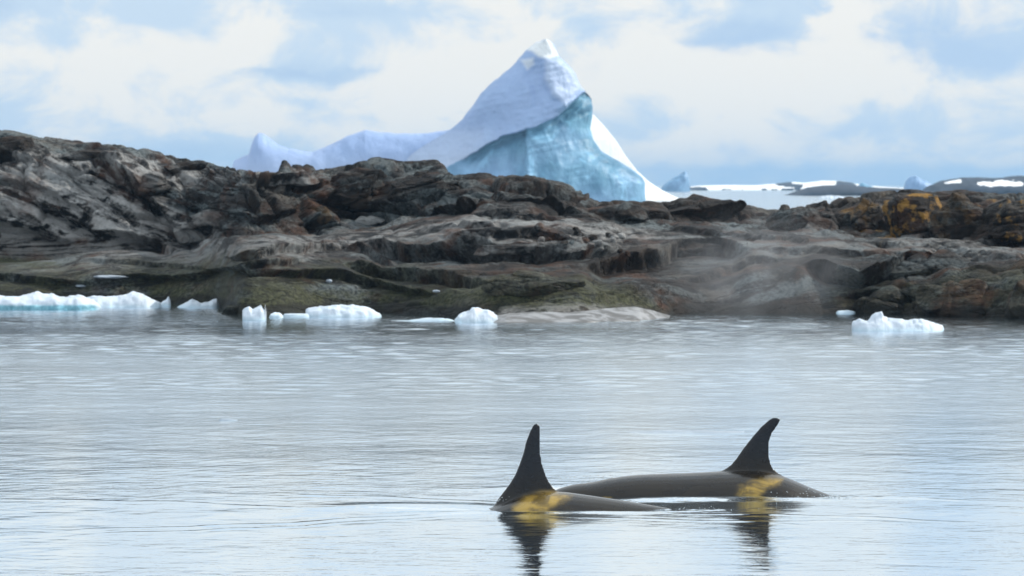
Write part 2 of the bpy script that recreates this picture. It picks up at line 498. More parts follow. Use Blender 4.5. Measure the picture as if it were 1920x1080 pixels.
def make_sea():
    ys = [30.0]
    while ys[-1] < 108:
        ys.append(ys[-1] + 0.045 * (ys[-1] / 33) ** 1.1)
    dense = len(ys)
    while ys[-1] < 12500:
        ys.append(ys[-1] * 1.06)
    ys = np.array([-80.0, -30.0, 0.0, 15.0, 24.0, 28.0] + ys)
    nd = 640
    u = np.linspace(-1, 1, nd)
    u = np.concatenate([[-40, -12, -4, -2, -1.4, -1.15], u, [1.15, 1.4, 2, 4, 12, 40]])
    hw = 0.160 * np.maximum(ys, 24) + 1.0
    X = np.clip(u[None, :] * hw[:, None], -6000, 6000)
    # keep the outer columns distinct where they are clipped
    X = X + np.linspace(-1, 1, len(u))[None, :] * 0.001
    Y = np.repeat(ys[:, None], len(u), 1)
    Z = np.zeros_like(X)
    sp = np.gradient(ys)[:, None]
    rng = np.random.RandomState(11)
    inside = ((np.abs(u) <= 1)[None, :] & (Y > 29.9) & (Y < 108))
    ii = np.where(inside.any(1))[0]
    jj = np.where(np.abs(u) <= 1)[0]
    sl_ = (slice(ii[0], ii[-1] + 1), slice(jj[0], jj[-1] + 1))
    x, y, s_ = X[sl_], Y[sl_], np.repeat(sp[ii[0]:ii[-1] + 1], len(jj), 1)
    P2 = np.stack([x * 0.20, y * 0.35, 0 * x], -1)
    gust = 0.85 + 0.6 * fbm(P2, 3)
    gust = np.clip(gust, 0.3, 1.6)
    z = np.zeros_like(x)
    bands = [(26, 0.13, 0.34, 0.0125, 1.3), (26, 0.34, 0.8, 0.0085, 1.2), (14, 0.8, 2.0, 0.0045, 1.0), (6, 3.0, 8.0, 0.002, 0.6), (44, 0.42, 1.25, 0.040, 1.3)]
    rough_patch = np.clip(0.75 + 1.1 * fbm(np.stack([x * 0.10, y * 0.16, 0 * x + 5], -1), 3), 0.25, 1.5)
    for cnt, l0, l1, slope, spread in bands:
        breeze = 1.0 + 0.6 * sstep(y, 50, 80)
        for k in range(cnt):
            lam = l0 * (l1 / l0) ** rng.rand()
            th = math.pi / 2 + rng.normal() * spread
            kk = 2 * math.pi / lam
            amp = slope * math.sqrt(2.0 / cnt) / kk
            fade = sstep(lam / s_, 2.2, 4.5)
            ph = kk * (x * math.cos(th) + y * math.sin(th)) + rng.rand() * 6.28
            ph = ph + 0.8 * np.sin(x * 0.5 * rng.rand() + y * 0.4 * rng.rand() + rng.rand() * 6)
            g = gust * breeze if lam < 1.2 else 1.0
            if slope > 0.03:
                g = 1.15 * rough_patch * sstep(y, 48, 80)            # breeze ripples towards the shore
            z += amp * np.sin(ph) * fade * g
    # calm smooth water close in front of the whales
    calm = np.exp(-((y - 37.0) / 4.0) ** 2) * np.exp(-((x - 0.8) / 5.0) ** 2)
    z *= 1 - 0.35 * calm

    def hump(x0, y0, sx, sy, h, ang=0.0):
        c, s = math.cos(ang), math.sin(ang)
        dx, dy = (x - x0) * c + (y - y0) * s, -(x - x0) * s + (y - y0) * c
        return h * np.exp(-(dx / sx) ** 2 - (dy / sy) ** 2)

    # pressure wave over the near whale's head, the trough behind its crest and the shoulder waves
    z += hump(-0.95, 40.25, 0.75, 0.36, 0.030) - hump(-0.80, 39.75, 0.7, 0.25, 0.010)
    z += hump(-0.45, 39.5, 0.5, 0.2, 0.020, -0.15)
    z += hump(0.55, 39.55, 0.8, 0.14, 0.020)
    # smooth sheet of water running off the far whale's flank
    z += hump(1.55, 41.1, 0.75, 0.25, 0.040) + hump(2.5, 41.2, 0.6, 0.25, 0.028)
    z += hump(0.55, 42.2, 0.45, 0.3, 0.06) + hump(0.75, 42.6, 0.8, 0.25, 0.05)
    # diverging wake crests, thin and long
    for (x0, y0, x1, y1, h, w) in [(-0.15, 39.75, -1.9, 40.15, 0.022, 0.06), (-0.2, 39.5, -4.2, 37.2, 0.013, 0.09), (-0.2, 39.2, -4.8, 36.2, 0.010, 0.08),
                                   (1.4, 39.6, 4.6, 38.3, 0.014, 0.09), (2.9, 41.45, 4.7, 41.0, 0.026, 0.09), (0.3, 39.3, 2.9, 37.9, 0.012, 0.08),
                                   (-1.8, 40.1, -5.5, 41.6, 0.010, 0.12), (0.3, 42.1, 1.2, 42.6, 0.030, 0.09), (-0.1, 40.7, -2.6, 42.3, 0.014, 0.10),
                                   (1.2, 39.75, 2.2, 39.9, 0.024, 0.07), (2.2, 38.6, 3.6, 38.3, 0.014, 0.08)]:
        L = math.hypot(x1 - x0, y1 - y0)
        tx, ty = (x1 - x0) / L, (y1 - y0) / L
        a = (x - x0) * tx + (y - y0) * ty
        b = -(x - x0) * ty + (y - y0) * tx + 0.10 * np.sin(a * 2.1 + x0) + 0.05 * np.sin(a * 5.3)
        env = sstep(a, -0.2, 0.6) * (1 - sstep(a, L * 0.6, L))
        env = env * (0.55 + 0.9 * np.abs(perlin(np.stack([a * 1.7 + x0, b * 3.0, 0 * a], -1))))
        z += 0.42 * h * env * np.cos(b * 2 * math.pi / (w * 4)) * np.exp(-(b / (w * 1.6)) ** 2)
    # choppy broken water where the bodies cut the surface
    def chop(x0, y0, sx, sy, amp, ang=0.0):
        c, s = math.cos(ang), math.sin(ang)
        dx, dy = (x - x0) * c + (y - y0) * s, -(x - x0) * s + (y - y0) * c
        env = np.exp(-(dx / sx) ** 2 - (dy / sy) ** 2)
        return 0.35 * amp * env * (fbm(np.stack([x * 9, y * 4.5, 0 * x + x0], -1), 3, 0.6) + 0.4 * np.abs(perlin(np.stack([x * 16, y * 6, 0 * x], -1))))
    z += chop(0.70, 42.15, 0.42, 0.30, 0.050) + chop(-0.22, 39.85, 0.22, 0.18, 0.040) + chop(1.65, 39.85, 0.45, 0.22, 0.045)
    z += chop(3.25, 41.45, 0.55, 0.22, 0.040) + chop(2.55, 41.3, 0.5, 0.2, 0.022) + chop(-1.3, 40.1, 0.8, 0.14, 0.022, -0.1) + chop(0.6, 39.72, 0.7, 0.10, 0.018)
    edge = sstep(108 - y, 0, 4) * sstep(y - 30.0, 0, 1.0) * sstep(hw[sl_[0]][:, None] - np.abs(x), 0, 0.6)
    Z[sl_] = z * edge
    o = new_mesh('sea', np.stack([X, Y, Z], -1), grid_faces(len(ys), len(u)), M_WATER)
    tag(o, 'pale rippled sea water mirroring the cloudy sky', kind='structure')
    return z


make_sea()

# ------------------------------------------------------------------ rocky shore
#        px     w    fc   ms   cb   ct   cr   (pixel rows: waterline, front crest, middle slab, cliff foot, cliff shoulder, skyline)
COLS = [(-320, 566, 512, 506, 500, 320, 205), (-150, 566, 505, 500, 492, 330, 220),
        (0, 566, 497, 492, 480, 310, 243), (60, 566, 490, 487, 478, 305, 256), (130, 566, 480, 478, 474, 312, 268),
        (210, 567, 468, 466, 464, 318, 273), (290, 567, 460, 458, 455, 340, 294), (345, 569, 455, 453, 450, 345, 300), (395, 571, 450, 448, 445, 348, 311), (425, 581, 448, 446, 443, 348, 316),
        (450, 590, 446, 443, 441, 348, 323), (520, 590, 442, 440, 439, 348, 323), (600, 587, 470, 441, 436, 342, 315),
        (700, 586, 470, 428, 408, 338, 307), (800, 590, 478, 415, 397, 345, 304), (832, 593, 484, 419, 394, 350, 309), (848, 594, 485, 420, 393, 352, 331),
        (870, 596, 490, 425, 390, 352, 333), (920, 598, 495, 430, 390, 356, 333), (1000, 599, 497, 430, 396, 362, 341),
        (1060, 599, 500, 435, 405, 372, 352), (1120, 597, 500, 442, 412, 390, 376), (1200, 592, 488, 448, 416, 395, 384),
        (1300, 588, 476, 440, 413, 392, 377), (1400, 588, 466, 440, 426, 404, 386), (1440, 588, 463, 442, 430, 408, 394),
        (1500, 588, 462, 445, 436, 408, 389), (1600, 588, 460, 446, 440, 400, 372), (1700, 590, 468, 455, 446, 392, 360),
        (1800, 593, 478, 462, 455, 394, 362), (1920, 597, 484, 470, 461, 394, 368), (2070, 597, 485, 472, 462, 394, 368),
        (2240, 597, 487, 474, 464, 400, 372)]


def catmull(C, t):
    """Interpolate array C along axis 0 at float positions t."""
    n = len(C)
    i = np.clip(np.floor(t).astype(int), 0, n - 2)
    f = (t - i)[:, None, None]
    g = lambda k: C[np.clip(k, 0, n - 1)]
    p0, p1, p2, p3 = g(i - 1), g(i), g(i + 1), g(i + 2)
    m1, m2 = (p2 - p0) * 0.38, (p3 - p1) * 0.38
    f2, f3 = f * f, f * f * f
    return (2 * f3 - 3 * f2 + 1) * p1 + (f3 - 2 * f2 + f) * m1 + (-2 * f3 + 3 * f2) * p2 + (f3 - f2) * m2


def poly_mask(px, py, poly, soft=6.0):
    """Soft inside mask of a polygon given in photograph pixels (evaluated on world points projected once)."""
    poly = np.array(poly, float)
    x0, y0 = poly[:, 0].min() - 40, poly[:, 1].min() - 40
    x1, y1 = poly[:, 0].max() + 40, poly[:, 1].max() + 40
    out = np.zeros(px.shape)
    sel = (px > x0) & (px < x1) & (py > y0) & (py < y1)
    qx, qy = px[sel], py[sel]
    ins = np.zeros(qx.shape, bool)
    dist = np.full(qx.shape, 1e9)
    n = len(poly)
    for i in range(n):
        ax, ay = poly[i]
        bx, by = poly[(i + 1) % n]
        cr = ((ay > qy) != (by > qy)) & (qx < (bx - ax) * (qy - ay) / (by - ay + 1e-9) + ax)
        ins ^= cr
        ex, ey = bx - ax, by - ay
        tt = np.clip(((qx - ax) * ex + (qy - ay) * ey) / (ex * ex + ey * ey + 1e-9), 0, 1)
        dist = np.minimum(dist, np.hypot(qx - ax - tt * ex, qy - ay - tt * ey))
    sd = np.where(ins, dist, -dist)
    out[sel] = sstep(sd, -soft, soft)
    return out


def rock_attrs(P):
    """Where algae, lichen, pale and brown rock grow on the shore, as functions of place."""
    px, py = to_px(P)
    z = P[..., 2]
    wob = 26 * fbm(P * 0.9, 3)
    qx, qy = px + wob, py + 0.6 * wob
    pale = np.maximum.reduce([
        1.0 * poly_mask(qx, qy, [(-400, 300), (0, 330), (120, 345), (260, 350), (330, 400), (400, 448), (200, 470), (-400, 470)], 25),
        0.8 * poly_mask(qx, qy, [(-400, 250), (60, 285), (250, 300), (400, 325), (450, 340), (300, 350), (-400, 330)], 14),
        0.55 * poly_mask(qx, qy, [(440, 455), (600, 440), (860, 400), (1000, 395), (1200, 430), (1260, 445), (1240, 470), (1000, 462), (800, 455), (500, 470)], 20),
        0.22 * poly_mask(qx, qy, [(1240, 440), (1400, 440), (1800, 455), (1900, 470), (1500, 475), (1250, 470)], 12),
        0.40 * poly_mask(qx, qy, [(0, 505), (250, 470), (560, 450), (640, 480), (500, 490), (100, 520)], 16),
        0.35 * poly_mask(qx, qy, [(1640, 450), (1760, 425), (1850, 460), (1920, 470), (1920, 480), (1700, 470)], 8),
        0.9 * poly_mask(qx, qy, [(940, 575), (1120, 565), (1190, 566), (1250, 588), (1220, 600), (940, 602)], 8)])
    algae = np.maximum.reduce([
        1.0 * poly_mask(qx, qy, [(-400, 525), (150, 520), (330, 525), (430, 535), (560, 520), (700, 530), (880, 520), (1130, 510), (1260, 575),
                                 (1000, 580), (880, 570), (600, 600), (-400, 620)], 18),
        0.75 * poly_mask(qx, qy, [(-400, 500), (150, 490), (420, 480), (640, 490), (900, 520), (600, 560), (-400, 560)], 22),
        0.9 * poly_mask(qx, qy, [(-400, 480), (0, 478), (110, 485), (110, 496), (-400, 505)], 6),
        0.55 * poly_mask(qx, qy, [(1560, 520), (1940, 500), (2300, 500), (2300, 640), (1560, 640)], 20)])
    brown = np.maximum.reduce([
        0.9 * poly_mask(qx, qy, [(1430, 395), (1500, 370), (1700, 340), (2300, 340), (2300, 455), (1850, 458), (1700, 445), (1500, 430)], 10),
        0.9 * poly_mask(qx, qy, [(1090, 385), (1130, 370), (1300, 362), (1440, 390), (1400, 410), (1100, 415)], 8),
        0.9 * poly_mask(qx, qy, [(450, 345), (880, 310), (1100, 360), (1120, 385), (900, 380), (720, 395), (600, 440), (440, 440)], 14) * 0.75,
        0.85 * poly_mask(qx, qy, [(1180, 470), (1390, 455), (1400, 490), (1300, 595), (1150, 595), (1100, 510), (900, 500), (800, 480), (1000, 478)], 14),
        0.85 * poly_mask(qx, qy, [(1540, 500), (1700, 470), (2300, 480), (2300, 640), (1400, 640)], 16),
        0.9 * poly_mask(qx, qy, [(600, 478), (800, 458), (1000, 470), (1280, 465), (1300, 580), (1100, 520), (880, 520), (700, 505)], 14),
        0.45 * poly_mask(qx, qy, [(1280, 470), (1460, 462), (1640, 470), (1620, 600), (1270, 600)], 14),
        0.8 * poly_mask(qx, qy, [(-400, 420), (100, 440), (300, 445), (310, 458), (100, 475), (-400, 480)], 10)])
    lichen = np.maximum.reduce([
        poly_mask(qx, qy, [(1660, 372), (1700, 375), (1780, 395), (1790, 425), (1720, 420), (1650, 410), (1660, 395)], 9),
        poly_mask(qx, qy, [(1890, 375), (1960, 372), (1960, 425), (1895, 420)], 7),
        poly_mask(qx, qy, [(1835, 388), (1880, 390), (1880, 402), (1840, 402)], 5),
        poly_mask(qx, qy, [(1640, 442), (1710, 436), (1715, 447), (1645, 452)], 4),
        0.8 * poly_mask(qx, qy, [(1590, 395), (1650, 395), (1650, 440), (1590, 435)], 10),
        0.0 * qx])
    rust = 0.55 + 0.45 * sstep(fbm(P * 0.25 + 3.3, 2), -0.1, 0.3)
    wet = sstep(0.30 + 0.16 * fbm(P * 1.1, 3) - z, 0.0, 0.12) * (1 - poly_mask(px, py, [(900, 560), (1260, 560), (1260, 620), (900, 620)], 10))
    return dict(bed=bedding(P)[0], pale=pale, algae=algae, brown=brown, lichen=lichen, rust=rust, wet=wet)


def bedding(P):
    """Height in the pile of rock layers: steeply leaning on the left hill, gently wavy elsewhere."""
    x, y, z = P[..., 0], P[..., 1], P[..., 2]
    w = fbm(P * np.array([0.30, 0.30, 0.5]) + 4.0, 3)
    hill = sstep(z, 0.9, 1.7) * sstep(-x, 4.5, 8.0)
    return z + 0.48 * hill * (x + 8) - 0.06 * (1 - hill) * (x + 4) - 0.16 * sstep(x, 3.5, 6.5) * (x - 3.5) * (1 - sstep(x, 7.5, 9.5)) + 0.09 * (y - 105) + 0.5 * w, w


def rock_detail(P, N, blocky=1.0, ledge=1.0, amp=1.0):
    """Displacement of rock along its normal: bedding ledges, blocks, cracks and roughness."""
    x, y, z = P[..., 0], P[..., 1], P[..., 2]
    d = 0.20 * fbm(P * 0.45, 3)
    bed, w = bedding(P)
    for per, a, q in ((0.95, 0.30, 0.0), (0.42, 0.10, 7.0), (0.17, 0.022, 3.0)):
        s = (bed + 0.10 * fbm(P * 1.3 + q, 2)) / per
        fr = s - np.floor(s)
        prof = fr ** 1.6 * (1 - sstep(fr, 0.90, 1.0)) - 0.4
        msk = sstep(fbm(P * np.array([0.55, 0.55, 1.4]) + 11 + q, 2), -0.22, 0.22)
        d = d + ledge * a * prof * msk
    left = sstep(-x, 4.0, 9.0)
    ang = -0.50 * left + 0.10 * (1 - left)                     # slabs lean down to the right on the left hill
    xr, zr = x * np.cos(ang) + z * np.sin(ang), -x * np.sin(ang) + z * np.cos(ang)
    Pr = np.stack([xr, y, zr], -1)
    crag = sstep(x, 7.0, 8.5)
    sx = 0.42 + 0.45 * crag
    F1, F2, ID = worley(np.stack([xr * sx, y * 0.5, zr * (1.25 - 0.5 * crag)], -1) + 0.35 * np.stack([w, -w, w], -1))
    d = d + blocky * (0.34 * (ID - 0.5) - 0.18 * np.exp(-((F2 - F1) / 0.05) ** 2))
    G1, G2, JD = worley(Pr * np.array([1.1, 1.4, 3.3]) + 5.0 + 0.3 * np.stack([w, w, -w], -1))
    d = d + blocky * (0.10 * (JD - 0.5) - 0.05 * np.exp(-((G2 - G1) / 0.09) ** 2))
    d = d + 0.035 * fbm(P * 2.6, 3, 0.55, True) + 0.022 * fbm(P * 8.0, 3, 0.6)
    return d * amp


# ledges one can follow in the photograph: edge line, depth of the hollow under it (m), reach above and below (pixels)
LEDGES = [
    ([(-60, 290), (0, 287), (55, 292), (72, 312)], 0.30, 14, 14), ([(130, 300), (190, 300), (225, 312)], 0.25, 8, 12),
    ([(195, 300), (230, 325), (252, 350), (282, 372), (327, 420), (372, 447)], 0.75, 40, 46),
    ([(70, 385), (110, 402), (150, 420), (178, 436), (212, 436), (250, 438), (315, 457)], 0.55, 30, 22),
    ([(-80, 415), (0, 421), (38, 426), (75, 430), (120, 452)], 0.60, 24, 34), ([(-60, 325), (0, 332), (60, 346), (120, 380), (160, 396)], 0.35, 14, 22),
    ([(430, 341), (520, 346), (610, 342)], 0.40, 10, 26), ([(600, 372), (650, 384), (720, 392), (800, 390), (870, 383), (892, 374)], 0.60, 16, 12),
    ([(575, 418), (610, 400), (650, 398), (700, 404), (730, 402)], 0.50, 12, 26), ([(330, 385), (400, 392), (470, 402), (560, 396)], 0.35, 12, 20),
    ([(440, 484), (515, 470), (570, 464), (640, 457), (700, 468), (735, 488)], 0.32, 14, 24), ([(700, 458), (765, 471), (840, 468), (920, 462)], 0.60, 16, 26),
    ([(855, 464), (910, 462), (965, 466), (1010, 476), (1072, 471), (1150, 465)], 0.60, 16, 22), ([(850, 424), (905, 431), (960, 428)], 0.28, 10, 10),
    ([(840, 447), (935, 445), (1015, 442), (1090, 452)], 0.30, 10, 12), ([(1110, 494), (1185, 486), (1240, 480), (1275, 458), (1330, 455), (1390, 462)], 0.55, 18, 60),
    ([(430, 508), (502, 502), (565, 510), (652, 517), (720, 528), (800, 548)], 0.34, 14, 18), ([(-60, 514), (0, 516), (92, 527), (167, 532)], 0.26, 14, 14),
    ([(180, 528), (260, 516), (352, 516), (430, 503), (481, 494), (560, 486)], 0.30, 16, 20), ([(170, 486), (333, 494), (410, 512)], 0.14, 12, 12),
    ([(660, 500), (760, 510), (860, 512), (900, 520)], 0.45, 14, 20), ([(1525, 496), (1570, 508), (1612, 519), (1668, 502), (1702, 482), (1760, 490)], 0.70, 16, 40),
    ([(1300, 520), (1360, 495), (1400, 483), (1460, 478)], 0.25, 10, 20), ([(1440, 470), (1520, 466), (1600, 474), (1690, 470)], 0.22, 10, 14),
    ([(1640, 458), (1720, 462), (1800, 470), (1930, 478)], 0.25, 8, 14), ([(1240, 432), (1330, 436), (1420, 446), (1520, 452)], 0.20, 8, 10),
    ([(880, 352), (960, 372), (1040, 384), (1090, 394)], 0.32, 12, 12), ([(900, 396), (980, 398), (1060, 408)], 0.24, 8, 10),
    ([(1590, 548), (1660, 540), (1720, 556)], 0.35, 14, 24)]


def ledge_push(px, py, P):
    d = np.zeros(px.shape)
    qy = py + 7.0 * fbm(P * 0.8 + 1.7, 3) + 2.5 * fbm(P * 2.9, 2)
    for pts, a, up, dn in LEDGES:
        x0, x1 = pts[0][0], pts[-1][0]
        sel = (px > x0 - 30) & (px < x1 + 30)
        t = qy[sel] - interp(pts, px[sel])
        env = sstep(px[sel], x0 - 25, x0 + 25) * (1 - sstep(px[sel], x1 - 25, x1 + 25))
        g = np.where(t < 0, 0.45 * np.exp(np.minimum(t, 0) / up), -0.75 * np.exp(-np.maximum(t, 0) / dn)) 
        g = np.where(np.abs(t) < 1.5, -0.15 + (g + 0.15) * np.abs(t) / 1.5, g)
        d[sel] += a * env * g
    return d


def make_shore():
    rows = []
    for (px, w, fc, ms, cb, ct, cr) in COLS:
        Yw = sea_y(w)
        g = interp([(-320, 1.0), (300, 1.0), (450, 1.25), (1000, 1.5), (1300, 1.2), (2240, 1.1)], px)
        r = [at(px, w, Yw) - np.array([0, 2.5, 1.7]), at(px, w, Yw) + np.array([0, 0, 0.0]),
             at(px, w - 0.62 * (w - fc), Yw + 1.0 * g), at(px, fc, Yw + 3.4 * g), at(px, ms, Yw + 6.2 * g), at(px, cb, Yw + 8.2 * g),
             at(px, ct, Yw + 9.6 * g), at(px, cr, Yw + 12.6 * g)]
        top = r[-1]
        r.append(top + np.array([0, 3.0, -0.5]))
        r.append(np.array([top[0], top[1] + 14.0, -0.8]))
        rows.append(np.array(r))
    C = np.array(rows)                                  # columns x rows x 3
    pxs = np.array([c[0] for c in COLS], float)
    nu = 720
    pu = np.linspace(-310, 2230, nu)
    A = catmull(C, np.interp(pu, pxs, np.arange(len(pxs))))
    seg = [16, 60, 80, 60, 50, 80, 70, 22, 14]
    tv = np.concatenate([np.linspace(i, i + 1, n, endpoint=False) for i, n in enumerate(seg)] + [[9.0]])
    B = catmull(np.transpose(A, (1, 0, 2)), tv)          # rows x columns x 3
    N = normals_grid(B)
    N = np.where(N[..., 2:3] < -0.2, -N, N)
    px, py = to_px(B)
    tvv = tv[:, None] + 0 * px
    cliff = sstep(tvv, 4.6, 5.2)
    smooth_front = np.maximum(poly_mask(px, py, [(-500, 440), (560, 430), (640, 600), (-500, 640)], 30),
                              poly_mask(px, py, [(1280, 470), (1450, 445), (1640, 450), (1600, 600), (1300, 610)], 25))
    apron = poly_mask(px, py, [(880, 565), (1260, 565), (1290, 640), (880, 640)], 12)
    blocky = 0.40 + 0.60 * cliff - 0.25 * smooth_front
    ledge = 1.15 - 0.4 * cliff - 0.5 * smooth_front
    amp = (0.72 + 0.28 * cliff) * (1.0 - 0.7 * apron) * (1 - 0.68 * smooth_front) * (1 - 0.3 * poly_mask(px, py, [(560, 440), (900, 395), (1300, 430), (1300, 600), (600, 600)], 40))
    amp = amp * (1 - 0.55 * sstep(tvv, 6.6, 7.0))       # quieter right at the skyline so the outline holds
    big = np.where(cliff > 0.5, 0.18, 0.10) * fbm(B * np.array([0.8, 0.8, 0.8]) + 2.2, 3)
    D = rock_detail(B, N, blocky[...], ledge, amp) + big * amp
    # lift the displaced surface so that the skyline stays where the photograph has it
    dirn = N + np.array([0, -0.9, 0.0])
    dirn /= np.linalg.norm(dirn, axis=-1)[..., None]
    P = B + N * D[..., None] + dirn * (ledge_push(px, py, B) * (tvv < 6.9))[..., None]
    o = new_mesh('rocky_shore', P, grid_faces(*P.shape[:2]), M_ROCK, True, {k: v for k, v in rock_attrs(B).items()})
    tag(o, 'low shore of ice worn grey and brown rock ledges above the water', kind='structure')
    return P


SHORE = make_shore()
_spx, _spy = to_px(SHORE)
_sflat = np.stack([_spx.ravel(), _spy.ravel(), SHORE[..., 1].ravel()], -1)


def shore_depth(px, py, rad=5.0):
    """Distance of the nearest shore surface seen around a pixel."""
    s = _sflat[(np.abs(_sflat[:, 0] - px) < rad) & (np.abs(_sflat[:, 1] - py) < rad)]
    return float(np.percentile(s[:, 2], 8)) if len(s) else 104.0


def ico(sub):
    bm = bmesh.new()
    bmesh.ops.create_icosphere(bm, subdivisions=sub, radius=1.0)
    V = np.array([v.co[:] for v in bm.verts])
    F = np.array([[v.index for v in f.verts] for f in bm.faces])
    bm.free()
    return V, F


ICO = {k: ico(k) for k in (2, 3, 4, 5, 6)}


def boulder(name, label, px, py, hw, hh, tilt=0.0, seed=0, sub=5, cuts=14, depth=0.8, push=0.35, sharp=0.60, const=None, group=None,
            dY=None, detail=1.0):
    """A rock hw x hh pixels in half size, set into the shore at the place where it stands in the photograph."""
    rng = np.random.RandomState(seed)
    V, F = ICO[sub]
    V = V.copy()
    e = np.abs(V) ** 3.4
    V = V / (e.sum(1) ** (1 / 3.4))[:, None]              # boxier than a ball
    for _ in range(cuts):
        n = rng.normal(size=3)
        n /= np.linalg.norm(n)
        if n[2] < -0.3:
            n[2] *= -1
        dd = sharp + 0.25 * rng.rand()
        ov = np.maximum(V @ n - dd, 0)
        V = V - ov[:, None] * n * 0.92
    Y = (dY if dY else shore_depth(px, py + hh * 0.3))
    s = Y / FPX
    dims = np.array([hw * s, min(hw, 2.2 * hh) * s * depth, hh * s])
    V = V * dims
    a = R(tilt)
    V = V @ np.array([[math.cos(a), 0, -math.sin(a)], [0, 1, 0], [math.sin(a), 0, math.cos(a)]]).T
    yaw = R(rng.uniform(-14, 14))
    V = V @ np.array([[math.cos(yaw), -math.sin(yaw), 0], [math.sin(yaw), math.cos(yaw), 0], [0, 0, 1]]).T
    c = at(px, py, Y + dims[1] * push)
    P = V + c
    N = V / (dims ** 2)
    N /= np.linalg.norm(N, axis=1)[:, None] + 1e-9
    k = min(1.0, dims[2] / 0.45) * detail
    P = P + N * (rock_detail(P + seed, N, 0.42, 0.45, k))[:, None]
    at_ = rock_attrs(P)
    for q, v in (const or {}).items():
        at_[q] = np.full(len(P), v) if np.isscalar(v) else v
    o = new_mesh(name, P - c, F, M_ROCK, True, at_)
    o.location = c
    return tag(o, label, 'rock', group)


# ------------------------------------------------------------------ rocks that stand out of the shore
BOULDERS = [
    ('boulder', 'long rounded green-grey boulder with a cracked end above the ice apron', 1000, 531, 118, 31, -3, 1, dict(algae=0.55, brown=0.25, pale=0.2)),
    ('boulder', 'large brown wedge-shaped boulder behind the ice floe on the far side', 1808, 556, 98, 50, -9, 2, dict(algae=0.35, brown=0.75)),
    ('boulder', 'low dark brown boulder at the water directly behind the solitary lumpy floe', 1660, 568, 76, 34, 12, 3, dict(algae=0.4, brown=0.7)),
    ('boulder', 'brown overhanging block above the big wedge-shaped boulder', 1745, 500, 92, 28, 4, 4, dict(brown=0.9)),
    ('boulder', 'dark leaning boulder with a pale edge at the foot of the left hill', 384, 421, 60, 25, 22, 5, dict(brown=0.45, pale=0.55)),
    ('boulder', 'dark rounded block high on the left hill below the skyline', 288, 342, 34, 21, 8, 6, dict(brown=0.8)),
    ('boulder', 'flat pale grey slab on the skyline before the low part of the iceberg', 520, 334, 82, 14, 2, 31, dict(pale=0.6, brown=0.0)),
    ('boulder', 'big black-brown block jutting from the outcrop beneath the iceberg', 672, 354, 62, 38, 3, 8, dict(brown=0.85)),
    ('boulder', 'grey-brown block ending the flat-topped outcrop next to the notch', 796, 349, 66, 36, 6, 9, dict(brown=0.5)),
    ('boulder', 'low dark dome of rock in front of the blue foot of the iceberg', 1152, 398, 64, 20, 3, 10, dict(brown=0.95)),
    ('boulder', 'long dark hump of rock before the far white bay', 1318, 396, 112, 21, 4, 11, dict(brown=0.85)),
    ('boulder', 'grey hazy mound of rock behind the mist', 1508, 409, 72, 24, -3, 12, dict(brown=0.5)),
    ('boulder', 'tall brown crag, first of the row with orange lichen', 1632, 402, 54, 38, -4, 13, dict(brown=0.9, lichen=0.35)),
    ('boulder', 'brown crag with the broadest orange lichen patches', 1716, 404, 56, 42, 3, 14, dict(brown=0.75, lichen=1.0)),
    ('boulder', 'darkest blocky crag between the two orange lichen crags', 1806, 411, 56, 45, -2, 15, dict(brown=0.95, lichen=0.15)),
    ('boulder', 'crag with a bright orange lichen face at the frame edge', 1900, 418, 52, 44, 3, 16, dict(brown=0.85, lichen=0.9)),
    ('boulder', 'square dark block topping the left hill at the frame edge', 26, 268, 40, 20, 10, 17, dict(brown=0.6)),
    ('boulder', 'thin dark cap of rock along the left hill skyline', 166, 288, 58, 11, 3, 18, dict(brown=0.65)),
    ('boulder', 'small pale rounded boulder on the slab under the black block', 692, 412, 34, 13, 6, 19, dict(pale=0.7, brown=0.0)),
    ('boulder', 'rust-brown block above the dark cleft beside the mist', 1312, 468, 66, 20, -2, 20, dict(brown=0.9, rust=1.0)),
    ('boulder', 'low grey whaleback ledge with black hollow beneath it', 990, 464, 110, 15, 2, 21, dict(brown=0.1, pale=0.35)),
    ('boulder', 'thin dark skyline ledge where the left hill drops', 345, 312, 50, 10, 6, 22, dict(brown=0.9)),
    ('boulder', 'brown boulder in the rusty hollow below the flat slab', 600, 404, 40, 26, -5, 23, dict(brown=0.8, rust=1.0, lichen=0.2)),
    ('boulder', 'small knob of dark rock at the water beside the narrow floe', 438, 582, 26, 13, 8, 24, dict(algae=0.7, brown=0.4)),
    ('boulder', 'dark boulder in the waterline shade at the frame edge', 1930, 560, 45, 40, 5, 25, dict(brown=0.8, algae=0.3)),
]
for (nm, lb, px, py, hw, hh, tl, sd, cst) in BOULDERS:
    boulder(nm, lb, px, py, hw, hh, tl, sd, sub=6 if hw * hh > 1500 else 5, const=cst)

_r = np.random.RandomState(5)
for k in range(34):
    qx = _r.uniform(985, 1180)
    qy = 428 + (qx - 985) * 0.16 + _r.uniform(-16, 20)
    boulder('stone', 'small angular stone lying in the scatter of rubble on the grey slab', qx, qy, _r.uniform(5, 11), _r.uniform(3.5, 7),
            _r.uniform(-25, 25), 60 + k, sub=3, cuts=12, push=0.2, sharp=0.6, group='rubble stones on the grey slab',
            const=dict(brown=_r.choice([0.0, 0.3, 0.9]), pale=_r.choice([0.0, 0.6, 0.9]), rust=1.0, algae=0.0))


